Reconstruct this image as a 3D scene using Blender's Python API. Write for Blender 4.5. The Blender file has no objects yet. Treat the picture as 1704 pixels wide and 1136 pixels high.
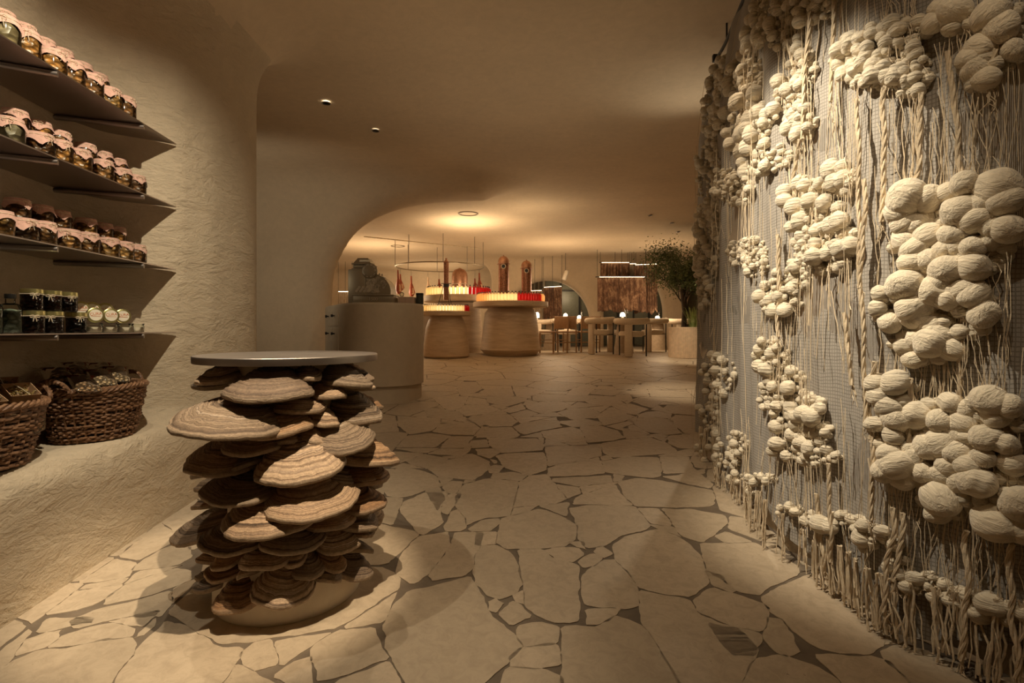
import bpy, bmesh, math, random
import numpy as np
from mathutils import Vector, Matrix, noise as mnoise
random.seed(7)
PI = math.pi
SC = bpy.context.scene
COL = SC.collection
# ---------------- camera ----------------
EYE, FPX, CX, HY = 1.05, 900.0, 852.0, 547.0
cam_d = bpy.data.cameras.new('camera'); cam = bpy.data.objects.new('camera', cam_d); COL.objects.link(cam)
cam.location = (0, 0, EYE); cam.rotation_euler = (PI/2, 0, 0)
cam_d.sensor_width = 36; cam_d.lens = 36*FPX/1704; cam_d.shift_y = (HY-568)/1704
cam_d.clip_start = 0.02; cam_d.clip_end = 100
SC.camera = cam
# ---------------- view, world ----------------
SC.view_settings.view_transform = 'Standard'; SC.view_settings.look = 'None'
SC.view_settings.gamma = 1; SC.view_settings.use_curve_mapping = False
SC.view_settings.exposure = 0.08
w = bpy.data.worlds.new('world'); SC.world = w; w.use_nodes = True
w.node_tree.nodes['Background'].inputs[0].default_value = (0.9, 0.62, 0.36, 1)
w.node_tree.nodes['Background'].inputs[1].default_value = 0.02
# ---------------- lights ----------------
NEUT, WARM, AMB = (1, .87, .66), (1, .80, .55), (1, .74, .46)
def spot(loc, to, power, ang, col=WARM, blend=.6, r=.03):
    d = bpy.data.lights.new('spot_or_fill_beam', 'SPOT'); d.energy = power; d.color = col
    d.spot_size = math.radians(ang); d.spot_blend = blend; d.shadow_soft_size = r
    o = bpy.data.objects.new('spot_or_fill_beam', d); COL.objects.link(o); o.location = loc
    o.rotation_euler = (Vector(to)-Vector(loc)).to_track_quat('-Z', 'Y').to_euler(); return o
def plight(loc, power, col=WARM, r=.1):
    d = bpy.data.lights.new('lamp_or_fill_glow', 'POINT'); d.energy = power; d.color = col; d.shadow_soft_size = r
    o = bpy.data.objects.new('lamp_or_fill_glow', d); COL.objects.link(o); o.location = loc; return o
# entrance downlights, with unseen fill lights added among them
spot((-.80, 1.35, 2.88), (-2.0, 2.5, 1.0), 150, 80, NEUT, .9, .015)      # onto shelves and baskets
spot((-.25, .95, 2.88), (-.86, 1.80, .7), 320, 27, WARM, .5, .012)         # front of the fungus table
spot((-1.32, 1.72, 2.88), (-.85, 2.0, .3), 50, 62, NEUT, .6, .015)
spot((-.75, 3.0, 2.88), (-.75, 1.9, .2), 40, 50, WARM, .7, .015)
spot((.3, 4.3, 1.1), (.1, 4.4, 3.0), 18, 160, WARM, 1, .5)  # added soft up-light with no fitting, lifts the ceiling brightness
spot((-.45, .9, 2.88), (-.42, 1.42, 0), 75, 32, WARM, .9, .02)
spot((-.15, 1.75, 2.9), (1.14, 2.15, 1.35), 330, 44, NEUT, .7, .012)
spot((.55, 2.6, 2.9), (1.2, 2.75, 1.3), 48, 60, WARM, .9, .03)         # added wide fill on the wool hanging
spot((.55, .75, 2.9), (1.35, 1.75, .8), 30, 55, WARM, .9, .03)
spot((1.25, 6.2, 2.9), (2.2, 6.4, .3), 150, 42, WARM, 1)            # pool beside the hanging
spot((2.1, 5.4, 2.6), (1.2, 3.5, 1.6), 75, 60, WARM, .9)               # rim of hanging from behind
spot((2.75, 8.9, 2.9), (3.3, 9.9, .55), 170, 44, WARM, .9)
spot((-2.9, 4.7, 1.8), (-2.9, 7.1, 2.15), 34, 118, NEUT, 1, .2)  # added fill hidden behind the pillar, brightens the arch wall
spot((1.75, 4.6, 2.2), (1.45, 4.4, 3.0), 9, 90, NEUT, 1, .1)
spot((-.3, 3.7, 2.9), (-1.45, 5.6, .7), 26, 64, WARM, 1)  # added fill spot for the counter front, no fitting
plight((1.6, 15.95, 2.0), 9, AMB, .2)  # added fill behind the arches so the glazing is not black
plight((3.6, 15.95, 2.0), 6, AMB, .2)  # second added fill behind the arches
# dining room: ceiling up-light, then added point fills without fittings
spot((-.9, 9.8, 2.15), (-.7, 9.9, 3.0), 90, 160, AMB, 1, .2)
plight((-3.2, 12.5, 1.9), 80, AMB, .4)
plight((-2.5, 16.4, 1.6), 70, AMB, .4)
plight((1.0, 12.2, 1.9), 50, AMB, .4)
plight((3.4, 12.4, 1.7), 30, AMB, .3)
plight((.3, 8.6, 2.3), 14, AMB, .4)
def pxp(px, py, Y): return Vector(((px-CX)/FPX*Y, Y, EYE-(py-HY)/FPX*Y))
SL = .047
def fz(y): return SL*min(y, 11.3)
def pxf(px, py):
    Y = EYE/((py-HY)/FPX+SL); return Vector(((px-CX)/FPX*Y, Y, fz(Y)))
# ---------------- object helpers ----------------
def link(name, me, mats=None, parent=None, smooth=True):
    o = bpy.data.objects.new(name, me); COL.objects.link(o)
    if mats is not None:
        for m in (mats if isinstance(mats, (list, tuple)) else [mats]): me.materials.append(m)
    if smooth and me.polygons: me.polygons.foreach_set('use_smooth', [True]*len(me.polygons))
    if parent: o.parent = parent
    return o
def tag(o, label, cat, group=None, kind=None):
    o['label'] = label; o['category'] = cat
    if group: o['group'] = group
    if kind: o['kind'] = kind
    return o
def empty(name, loc, label, cat, group=None, rz=0):
    o = bpy.data.objects.new(name, None); COL.objects.link(o); o.location = loc; o.rotation_euler = (0, 0, rz)
    o.empty_display_size = .05
    return tag(o, label, cat, group)
def copy_tree(o, parent=None):
    c = o.copy(); COL.objects.link(c)
    if parent: c.parent = parent
    for ch in list(o.children): copy_tree(ch, c)
    return c
class MB:
    """collects geometry into one mesh"""
    def __init__(s): s.v = []; s.f = []; s.m = []; s.uv = {}
    def add(s, vs, fs, mi=0):
        b = len(s.v); s.v += [tuple(v) for v in vs]
        for f in fs: s.f.append([i+b for i in f]); s.m.append(mi)
    def box(s, c, d, rz=0, mi=0, bev=0, M=None):
        bm = bmesh.new(); bmesh.ops.create_cube(bm, size=1)
        for v in bm.verts: v.co = Vector((v.co.x*d[0], v.co.y*d[1], v.co.z*d[2]))
        if bev: bmesh.ops.bevel(bm, geom=bm.edges[:], offset=bev, segments=2, affect='EDGES', profile=.5)
        R = Matrix.Translation(Vector(c)) @ Matrix.Rotation(rz, 4, 'Z')
        if M is not None: R = R @ M
        bm.transform(R); bm.verts.ensure_lookup_table()
        for i, v in enumerate(bm.verts): v.index = i
        s.add([v.co for v in bm.verts], [[v.index for v in f.verts] for f in bm.faces], mi); bm.free()
    def grid(s, P, closeu=False, closev=False, mi=0, flip=False):
        nu, nv = len(P), len(P[0]); vs = [p for r in P for p in r]; fs = []
        for i in range(nu if closeu else nu-1):
            for j in range(nv if closev else nv-1):
                a, b = i*nv+j, i*nv+(j+1) % nv; c, d = ((i+1) % nu)*nv+(j+1) % nv, ((i+1) % nu)*nv+j
                fs.append([a, d, c, b] if flip else [a, b, c, d])
        s.add(vs, fs, mi)
    def lathe(s, prof, c=(0, 0, 0), n=24, mi=0, sx=1, sy=1, cap=True):
        P = [[(c[0]+r*math.cos(t*2*PI/n)*sx, c[1]+r*math.sin(t*2*PI/n)*sy, c[2]+z) for t in range(n)] for r, z in prof]
        s.grid(P, closev=True, mi=mi)
        for k, fl in ((0, True), (-1, False)):
            if cap and prof[k][0] > 1e-4:
                b = len(s.v); s.v += P[k]; f = list(range(b, b+n)); s.f.append(f[::-1] if fl else f); s.m.append(mi)
    def tube(s, pts, r, n=6, mi=0, cap=True, closed=False):
        pts = [Vector(p) for p in pts]; rs = r if isinstance(r, (list, tuple)) else [r]*len(pts)
        P = []; up = Vector((0, 0, 1)); N = len(pts)
        for i, p in enumerate(pts):
            t = (pts[(i+1) % N]-pts[i-1]) if closed else (pts[min(i+1, N-1)]-pts[max(i-1, 0)])
            if t.length < 1e-9: t = Vector((0, 0, 1))
            t.normalize()
            if i == 0:
                a = up if abs(t.z) < .9 else Vector((1, 0, 0)); x = t.cross(a).normalized()
            else:
                x = (x-t*x.dot(t)); x = x.normalized() if x.length > 1e-6 else t.orthogonal().normalized()
            y = t.cross(x)
            P.append([p+(x*math.cos(k*2*PI/n)+y*math.sin(k*2*PI/n))*rs[i] for k in range(n)])
        s.grid(P, closeu=closed, closev=True, mi=mi)
        if cap and not closed:
            for k, fl in ((0, True), (-1, False)):
                b = len(s.v); s.v += [tuple(v) for v in P[k]]; f = list(range(b, b+n)); s.f.append(f[::-1] if fl else f); s.m.append(mi)
    def prism(s, poly, z0, z1, mi=0, c=(0, 0)):
        n = len(poly); vs = [(c[0]+x, c[1]+y, z) for z in (z0, z1) for x, y in poly]
        fs = [[i, (i+1) % n, n+(i+1) % n, n+i] for i in range(n)]+[list(range(n))[::-1], list(range(n, 2*n))]
        s.add(vs, fs, mi)
    def mesh(s, name, weld=0):
        me = bpy.data.meshes.new(name); me.from_pydata(s.v, [], s.f); me.polygons.foreach_set('material_index', s.m)
        bm = bmesh.new(); bm.from_mesh(me)
        bmesh.ops.remove_doubles(bm, verts=bm.verts, dist=weld or 1e-6)
        bmesh.ops.recalc_face_normals(bm, faces=bm.faces); bm.to_mesh(me); bm.free()
        return me
    def build(s, name, mats, parent=None, smooth=True, ang=None, weld=0):
        me = s.mesh(name, weld); o = link(name, me, mats, parent, smooth)
        if smooth: me.set_sharp_from_angle(angle=math.radians(ang or 40))
        return o
# ---------------- materials ----------------
class NT:
    def __init__(s, name, rough=.8, col=(.5, .5, .5), **kw):
        s.m = bpy.data.materials.new(name); s.m.use_nodes = True; s.t = s.m.node_tree; s.b = s.t.nodes['Principled BSDF']
        s.b.inputs['Base Color'].default_value = (*col, 1); s.b.inputs['Roughness'].default_value = rough
        for k, v in kw.items(): s.b.inputs[k.replace('_', ' ')].default_value = v
    def n(s, typ, **kw):
        nd = s.t.nodes.new(typ)
        for k, v in kw.items():
            if k.startswith('i_'): nd.inputs[k[2:].replace('_', ' ')].default_value = v
            else: setattr(nd, k, v)
        return nd
    def l(s, a, b): s.t.links.new(a, b)
    def co(s, kind='Object', scale=(1, 1, 1), rot=(0, 0, 0)):
        tc = s.n('ShaderNodeTexCoord'); mp = s.n('ShaderNodeMapping'); mp.inputs['Scale'].default_value = scale; mp.inputs['Rotation'].default_value = rot
        s.l(tc.outputs[kind], mp.inputs[0]); return mp.outputs[0]
    def noise(s, vec, scale, det=4, rough=.55, dist=0):
        nd = s.n('ShaderNodeTexNoise'); nd.inputs['Scale'].default_value = scale; nd.inputs['Detail'].default_value = det
        nd.inputs['Roughness'].default_value = rough; nd.inputs['Distortion'].default_value = dist; s.l(vec, nd.inputs['Vector']); return nd.outputs['Fac']
    def ramp(s, fac, stops):
        r = s.n('ShaderNodeValToRGB'); e = r.color_ramp.elements
        while len(e) < len(stops): e.new(.5)
        for el, (p, c) in zip(e, stops): el.position = p; el.color = (*c, 1) if len(c) == 3 else c
        s.l(fac, r.inputs[0]); return r.outputs[0]
    def math(s, op, a, b=None, c=None):
        nd = s.n('ShaderNodeMath', operation=op)
        for i, x in enumerate((a, b, c)):
            if x is None: continue
            if isinstance(x, (int, float)): nd.inputs[i].default_value = x
            else: s.l(x, nd.inputs[i])
        return nd.outputs[0]
    def mix(s, f, a, b, mode='MIX'):
        nd = s.n('ShaderNodeMix', data_type='RGBA', blend_type=mode)
        for i, x in ((0, f), (6, a), (7, b)):
            if isinstance(x, (int, float)): nd.inputs[i].default_value = x
            elif isinstance(x, tuple): nd.inputs[i].default_value = (*x, 1)
            else: s.l(x, nd.inputs[i])
        return nd.outputs[2]
    def bump(s, h, strength=.5, dist=.01, prev=None):
        b = s.n('ShaderNodeBump'); b.inputs['Strength'].default_value = strength; b.inputs['Distance'].default_value = dist
        s.l(h, b.inputs['Height'])
        if prev: s.l(prev, b.inputs['Normal'])
        return b.outputs[0]
    def out(s, col=None, rough=None, nor=None):
        if col is not None: s.l(col, s.b.inputs['Base Color'])
        if rough is not None: s.l(rough, s.b.inputs['Roughness'])
        if nor is not None: s.l(nor, s.b.inputs['Normal'])
        return s.m
def simple(name, col, rough=.6, bump=0, bs=60, var=.12, **kw):
    t = NT(name, rough, col, **kw); v = t.co()
    if var:
        f = t.noise(v, bs*.3, 3); c = t.ramp(f, [(.3, tuple(x*(1-var) for x in col)), (.7, tuple(min(1, x*(1+var)) for x in col))])
    else: c = None
    nr = t.bump(t.noise(v, bs, 4), bump, .004) if bump else None
    return t.out(c, None, nr)
def plaster(name, col, relief=1.0):
    t = NT(name, .92, col); v = t.co()
    big = t.noise(v, .9, 3); fine = t.noise(v, 14, 6, .6, .6)
    c = t.ramp(t.math('ADD', t.math('MULTIPLY', big, .6), t.math('MULTIPLY', fine, .4)), [(.3, tuple(x*.86 for x in col)), (.7, tuple(x*1.1 for x in col))])
    v2 = t.co(scale=(1, 1, 2.2), rot=(.3, .2, .4))
    n1 = t.bump(t.noise(v2, 3.2, 5, .6, 1.2), .28*relief, .05)
    n2 = t.bump(t.noise(v2, 16, 6, .65, 1.5), .45*relief, .012, n1)
    n3 = t.bump(t.noise(v, 90, 3, .6), .25*relief, .003, n2)
    return t.out(c, None, n3)
M_PL = plaster('plaster_sand', (.60, .49, .345), 1.7)
M_PLC = plaster('plaster_ceiling', (.68, .545, .38), .35)
# ---------------- room shell: one smooth cave surface, cut into walls and ceiling ----------------
def poly_sd(X, Y, poly):
    d = np.full(X.shape, 1e9); s = np.ones(X.shape); n = len(poly)
    for i in range(n):
        ax, ay = poly[i]; bx, by = poly[i-1]; ex, ey = bx-ax, by-ay; wx, wy = X-ax, Y-ay
        t = np.clip((wx*ex+wy*ey)/(ex*ex+ey*ey), 0, 1); dx, dy = wx-ex*t, wy-ey*t; d = np.minimum(d, dx*dx+dy*dy)
        c1, c2, c3 = Y >= ay, Y < by, ex*wy > ey*wx
        f = (c1 & c2 & c3) | (~c1 & ~c2 & ~c3); s = np.where(f, -s, s)
    return s*np.sqrt(d)
def smin(a, b, k):
    h = np.clip(.5+.5*(b-a)/k, 0, 1); return b*(1-h)+a*h-k*h*(1-h)
def smax(a, b, k): return -smin(-a, -b, k)
CEIL = 3.0
NICHE = [(-2.03, -.5), (-2.0, 1.0), (-2.03, 1.8), (-2.06, 2.15), (-2.10, 2.5), (-2.04, 2.70), (-1.90, 2.80), (-1.79, 2.9)]
def build_shell():
    h = .06
    xs = np.arange(-7.3, 7.4, h); ys = np.arange(-1.6, 19.0, h); zs = np.arange(-.4, 3.5, h)
    X, Y = np.meshgrid(xs, ys, indexing='ij')
    left = poly_sd(X, Y, [(-2.03, -3)]+NICHE+[(-1.71, 3.1), (-1.675, 3.4), (-1.69, 3.6), (-1.78, 3.70), (-2.4, 3.8), (-4.2, 3.9), (-8, 3.9), (-8, -3)])
    bench = poly_sd(X, Y, [(-1.64, -3), (-1.64, 1.6), (-1.68, 2.5), (-1.70, 3.3), (-3, 3.4), (-8, 3.4), (-8, -3)])
    right = poly_sd(X, Y, [(2.5, -3), (2.5, 4.2), (3.0, 5.2), (4.4, 6.6), (8, 7.0), (8, -3)])
    arches = [(1.02, 1.20, .5, 2.42), (3.45, .85, .5, 2.72), (6.1, 1.15, .5, 2.8)]
    A = np.zeros((len(xs), len(ys), len(zs)), np.float32)
    slab = np.abs(Y-15.4)-.28
    farslab = np.abs(Y-7.32)-.2
    for k, z in enumerate(zs):
        lf = left; c = CEIL-z
        if z < 1.2: lf = smin(left, smax(bench, np.full_like(X, z)-.565-.005*np.sin(Y*3.1), .09), .10)
        a = smin(np.full_like(X, c), lf, .45)
        # arch wall at the back of the entrance
        ex, ez, ra, rb = -.50, 1.52, 1.90, 1.50
        zz = max(z, ez); q = np.sqrt(((np.minimum(X, ex)-ex)/ra)**2+((zz-ez)/rb)**2)
        op = (1-q)*1.55
        m = smax(farslab, op, .34)+.9*np.maximum(0, X-ex-.1)
        a = smin(a, m, .75 if z > 1.6 else .3)
        a = smin(a, right, .5)
        # arcade at the back of the dining room
        s2 = slab
        o2 = np.full_like(X, 1e3)
        for (cx, hw, _, top) in arches:
            z0 = top-1.25
            qx = np.abs(X-cx)/hw; qz = max(0, z-z0)/1.25
            o2 = np.minimum(o2, (np.sqrt(qx**2+qz**2)-1)*hw)
        m2 = smax(s2, -o2, .25)
        m2 = smax(m2, -.6-X, .4)
        a = smin(a, m2, .6)
        a = smin(a, 18.3-Y+0*X, .5); a = smin(a, X+6.6, .6); a = smin(a, 6.9-X, .5); a = smin(a, Y+1.2, .4)
        A[:, :, k] = a
    import openvdb as vdb
    g = vdb.FloatGrid(); g.copyFromArray(A); g.transform = vdb.createLinearTransform(voxelSize=h)
    pts, quads = g.convertToQuads(isovalue=0.0)
    pts = pts+np.array([xs[0], ys[0], zs[0]]); quads = quads.astype(np.int64)
    p = pts[quads]; cen = p.mean(1)
    nr = np.cross(p[:, 2]-p[:, 0], p[:, 3]-p[:, 1]); nr /= (np.linalg.norm(nr, axis=1)[:, None]+1e-12)
    # orient to air: sample sdf a bit along the normal
    def samp(q):
        i = np.clip(((q-np.array([xs[0], ys[0], zs[0]]))/h).round().astype(int), 0, np.array(A.shape)-1); return A[i[:, 0], i[:, 1], i[:, 2]]
    flip = (samp(cen+nr*.1)-samp(cen-nr*.1)) < 0
    quads[flip] = quads[flip][:, ::-1]; nr[flip] *= -1
    vn = np.zeros_like(pts)
    for j in range(4): np.add.at(vn, quads[:, j], nr)
    vn /= (np.linalg.norm(vn, axis=1)[:, None]+1e-12)
    keep = (cen[:, 2] > -.12)
    keep &= ~((cen[:, 0] < xs[0]+h) | (cen[:, 0] > xs[-1]-h) | (cen[:, 1] < ys[0]+h) | (cen[:, 1] > ys[-1]-h) | (cen[:, 2] > zs[-1]-h))
    up = (nr[:, 2] < -.55) & (cen[:, 2] > 2.2)
    wl = ~up & (cen[:, 1] < 5.2) & (cen[:, 0] < 0); wr = ~up & (cen[:, 1] < 8.2) & (cen[:, 0] > 1.6); wf = ~up & (cen[:, 1] < -.5) & (abs(cen[:, 0]) < 1.9)
    wm = ~up & (cen[:, 1] < 8.4) & ~wl & ~wr; wb = ~up & ~wl & ~wr & ~wm
    for nm, sel, mat in (('ceiling', up, M_PLC), ('wall_left', wl & ~wf, M_PL), ('wall_right', wr & ~wf, M_PL), ('wall_front', wf, M_PL), ('wall_middle', wm & ~wf, M_PLC), ('wall_back', wb, M_PLC)):
        q = quads[sel & keep]
        if not len(q): continue
        u, inv = np.unique(q, return_inverse=True); q2 = inv.reshape(q.shape)
        me = bpy.data.meshes.new(nm); me.from_pydata(pts[u].tolist(), [], q2.tolist())
        o = link(nm, me, mat); o['kind'] = 'structure'
        me.normals_split_custom_set_from_vertices(vn[u].tolist())
build_shell()
# ---------------- floor: flagstones in grout ----------------
TR = {
'D': (560, 760, 3.0225, """370,680 670,605 700,650 770,800 900,900 930,960 880,1010 740,1136 600,1260 400,1250 345,1136 300,1050 265,990 240,860 290,740
0,880 185,860 215,960 260,1015 0,1110 -100,1130 -120,960
0,1135 262,1032 290,1090 345,1240 0,1330 -100,1250
725,450 800,445 870,480 920,560 930,640 900,690 820,712 760,700 705,640 692,560 705,500
600,380 740,385 725,440 690,500 690,550 640,600 490,620 470,600 520,530 575,450
420,400 560,378 568,445 520,510 460,590 380,640 300,590 330,480
600,200 640,140 760,110 915,125 895,230 870,300 740,310 655,345 650,300 605,265
925,130 970,95 1060,90 1110,160 1160,210 1110,235 890,255 895,220
665,365 740,320 815,312 815,340 770,375 680,378
555,375 550,340 575,280 610,270 645,310 650,360 620,375
530,280 535,240 570,190 630,185 610,220 560,290
530,155 575,125 635,125 620,160 600,185 560,185
235,130 300,60 385,60 500,95 525,150 460,165 340,205 250,200
335,230 450,180 550,175 560,190 525,240 520,300 540,330 440,390 410,385 320,270
825,315 1020,262 1130,300 1210,350 1205,400 1150,455 1030,462 850,462 800,430 820,380
880,295 890,258 1015,245 960,275
1020,248 1165,230 1155,300
915,470 1040,468 1085,515 1215,545 1215,640 1222,825 1110,838 1000,800 945,740 945,660 925,600 930,540
1050,475 1100,460 1209,460 1240,490 1195,532 1110,515
815,790 885,735 925,750 975,805 880,848
765,730 800,715 835,740 800,780 770,770
890,700 935,675 940,740 905,730
915,850 990,835 1120,855 1105,940 950,950 915,920
870,1015 930,960 1110,945 1125,1050 1000,1065 880,1055
820,1180 855,1065 1050,1075 1135,1110 1140,1230 900,1240"""),
'E': (900, 760, 3.0225, """210,600 240,570 320,520 370,520 440,590 475,660 490,750 430,760 330,760 225,745 205,690
225,770 400,765 340,820 280,840 235,840
110,860 290,855 380,810 440,820 500,850 540,890 600,970 650,1060 700,1136 720,1230 120,1230 100,1136 115,1050
495,675 740,720 790,790 900,840 1000,870 1095,970 1070,1020 1000,1136 950,1230 740,1230 690,1136 650,1050 580,930 510,840
365,450 430,400 590,365 680,400 760,450 815,530 835,640 780,690 740,705 600,685 490,655 440,580 370,510
140,260 250,245 470,250 550,345 520,370 390,400 320,450 230,455 190,410 175,320
180,205 250,180 370,140 420,210 460,245 160,240
390,130 480,108 600,120 860,170 875,215 860,250 690,255 480,250 420,200
610,262 760,268 920,295 935,330 870,395 810,430 710,400 660,330
490,260 590,262 655,330 650,350 560,340
305,25 440,0 590,5 605,60 600,95 560,108 400,90 330,50
600,0 740,0 760,40 780,70 730,82 620,85
613,100 730,92 800,88 870,140 850,158 700,128
875,400 940,380 1060,430 940,440
770,720 860,660 1000,700 1140,755 1135,870 1100,880 1000,860 880,820 795,780
830,575 905,600 970,680 860,650
950,300 1030,310 1170,350 1209,430 1130,430 950,365
40,100 35,60 100,35 300,20 320,85 200,95
60,110 350,95 360,130 190,150 60,125
80,140 190,155 200,185 130,210
140,430 210,430 222,465 180,455
180,530 260,490 310,505 280,550 220,560
265,480 300,452 365,490 320,512
365,88 420,97 400,125 370,125"""),
'F': (1160, 780, 3.132, """25,390 150,390 290,385 400,430 520,510 535,545 350,630 320,660 220,640 130,580 50,530 30,440
340,680 420,620 600,550 800,570 1000,620 1010,690 960,760 975,920 900,960 760,965 600,920 540,870 460,790 380,750
345,880 370,780 430,790 480,850 540,950 460,975 420,960
240,1115 310,985 440,980 620,1030 740,1115 800,1220 180,1220
620,980 740,975 900,985 1010,1010 1100,1110 1140,1220 860,1220 740,1100
960,950 1040,925 1190,945 1330,1030 1450,1136 1300,1200 1160,1180 1000,1010
975,800 1020,770 1060,830 1130,920 1030,915 985,915
360,390 440,400 490,450 400,440"""),
'A': (0, 700, 2.604, """5,1075 60,1040 160,1000 300,990 450,950 560,945 585,970 560,1030 480,1136 440,1220 -60,1220 -60,1110
65,1020 120,950 200,920 262,908 240,950 190,985
300,870 420,820 600,780 740,740 740,800 700,850 560,850 460,870 330,900
210,985 280,930 470,880 590,900 570,935 450,950 300,975
200,840 330,740 440,725 530,710 480,760 400,800 330,820
450,800 470,760 570,700 700,660 760,640 820,650 830,690 640,760
350,700 500,600 590,620 550,680 430,700
570,650 600,620 700,560 800,520 830,590 780,625 680,640
520,590 690,440 740,480 760,520 650,580 600,605
500,1136 600,990 720,870 800,890 930,980 1040,990 1030,1040 960,1136 900,1230 500,1230
590,940 670,860 660,890 620,930
1040,1010 1100,960 1172,950 1200,1060 1110,1085 1060,1060"""),
'B': (640, 590, 4.733, """170,840 310,785 500,820 480,850 340,900 220,870
350,900 510,830 690,785 820,840 830,870 790,930 700,990 420,960
340,780 440,740 680,745 640,785 540,795
440,735 520,645 700,645 650,710 620,735
95,730 180,640 360,620 520,640 400,730
380,610 450,535 560,540 690,530 750,580 700,635 520,630
720,655 820,575 1000,572 1060,630 1040,652
630,515 700,480 980,470 1050,530 1000,565 760,570 700,530
1015,570 1070,545 1170,525 1370,520 1390,570 1230,600 1110,630 1060,615
820,670 1200,660 1250,715 1240,755 1090,765 920,775 830,720
880,800 960,780 1250,770 1280,840 1270,910 1130,955 950,890
680,680 800,670 820,730 690,737
715,745 870,742 905,770 830,820 740,790
560,440 680,395 820,400 920,435 780,470 640,485
320,440 400,410 480,435 590,450 620,490 540,520 340,490
380,345 480,325 660,330 620,400 480,430 420,380
570,250 620,215 720,215 770,270 700,305 590,315
740,300 790,275 1000,268 1020,325 840,328
1010,270 1180,265 1270,285 1170,325 1040,328
800,350 1000,328 1120,345 1100,370 960,410 820,380
1110,400 1240,370 1400,370 1470,400 1400,440 1230,465 1130,430
920,440 1080,385 1110,430 990,460
990,470 1120,435 1210,465 1150,490 1020,490
1240,605 1470,570 1540,590 1590,695 1400,695 1250,650
1070,650 1230,610 1240,655
1260,715 1440,720 1704,705 1704,800 1530,840 1290,880 1280,810
100,520 250,490 440,500 440,540 370,600 200,630 110,560
1360,460 1440,430 1600,415 1700,460 1640,500 1480,515
805,890 870,870 940,880 900,930 830,935
831,825 880,835 871,860"""),
'C': (900, 590, 4.733, """310,570 460,560 600,600 660,655 560,680 370,695
480,700 650,670 860,655 1000,700 1070,760 960,785 560,810 490,770
480,830 560,810 900,805 940,860 950,940 880,975 640,930 530,910
760,500 1020,510 1070,580 1110,620 1000,635 840,610 750,560
1030,500 1060,475 1280,490 1290,620 1130,620 1060,560
1000,650 1030,635 1300,630 1300,750 1080,735 1010,700
760,480 820,455 920,445 1030,465 1020,505 920,495
970,420 1000,395 1280,390 1280,485 1060,465
550,400 700,385 850,430 760,465 680,465
451,500 690,470 740,490 640,530 500,560
520,565 700,520 740,540 680,560 690,590 650,600
640,602 690,590 850,630 670,655
920,800 1060,775 1210,820 1180,850 1210,890 1100,930 980,935
1180,830 1210,770 1300,765 1300,900 1220,890
570,330 700,310 720,350 650,370
720,370 780,340 960,370 880,420 800,400
350,370 500,325 570,330 650,375 540,410 380,385
250,270 350,235 440,255 370,320 200,315
390,310 480,275 680,275 640,300 560,325
600,310 660,285 840,280 850,305 740,320
750,270 800,230 920,255 950,280
560,240 650,228 740,235 710,275 600,272
1150,280 1280,280 1280,325 1180,310
870,640 1000,655 980,695""")}
from mathutils.geometry import tessellate_polygon
def area2(p): return .5*sum(p[i][0]*p[(i+1) % len(p)][1]-p[(i+1) % len(p)][0]*p[i][1] for i in range(len(p)))
def inside(pt, poly):
    x, y = pt; c = False; j = len(poly)-1
    for i in range(len(poly)):
        xi, yi = poly[i]; xj, yj = poly[j]
        if (yi > y) != (yj > y) and x < (xj-xi)*(y-yi)/(yj-yi)+xi: c = not c
        j = i
    return c
def clip(poly, nx, ny, d):
    """keep nx*x+ny*y <= d"""
    out = []; n = len(poly)
    for i in range(n):
        a, b = poly[i], poly[(i+1) % n]; da, db = nx*a[0]+ny*a[1]-d, nx*b[0]+ny*b[1]-d
        if da <= 0: out.append(a)
        if (da < 0 < db) or (db < 0 < da):
            t = da/(da-db); out.append((a[0]+(b[0]-a[0])*t, a[1]+(b[1]-a[1])*t))
    return out
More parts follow.
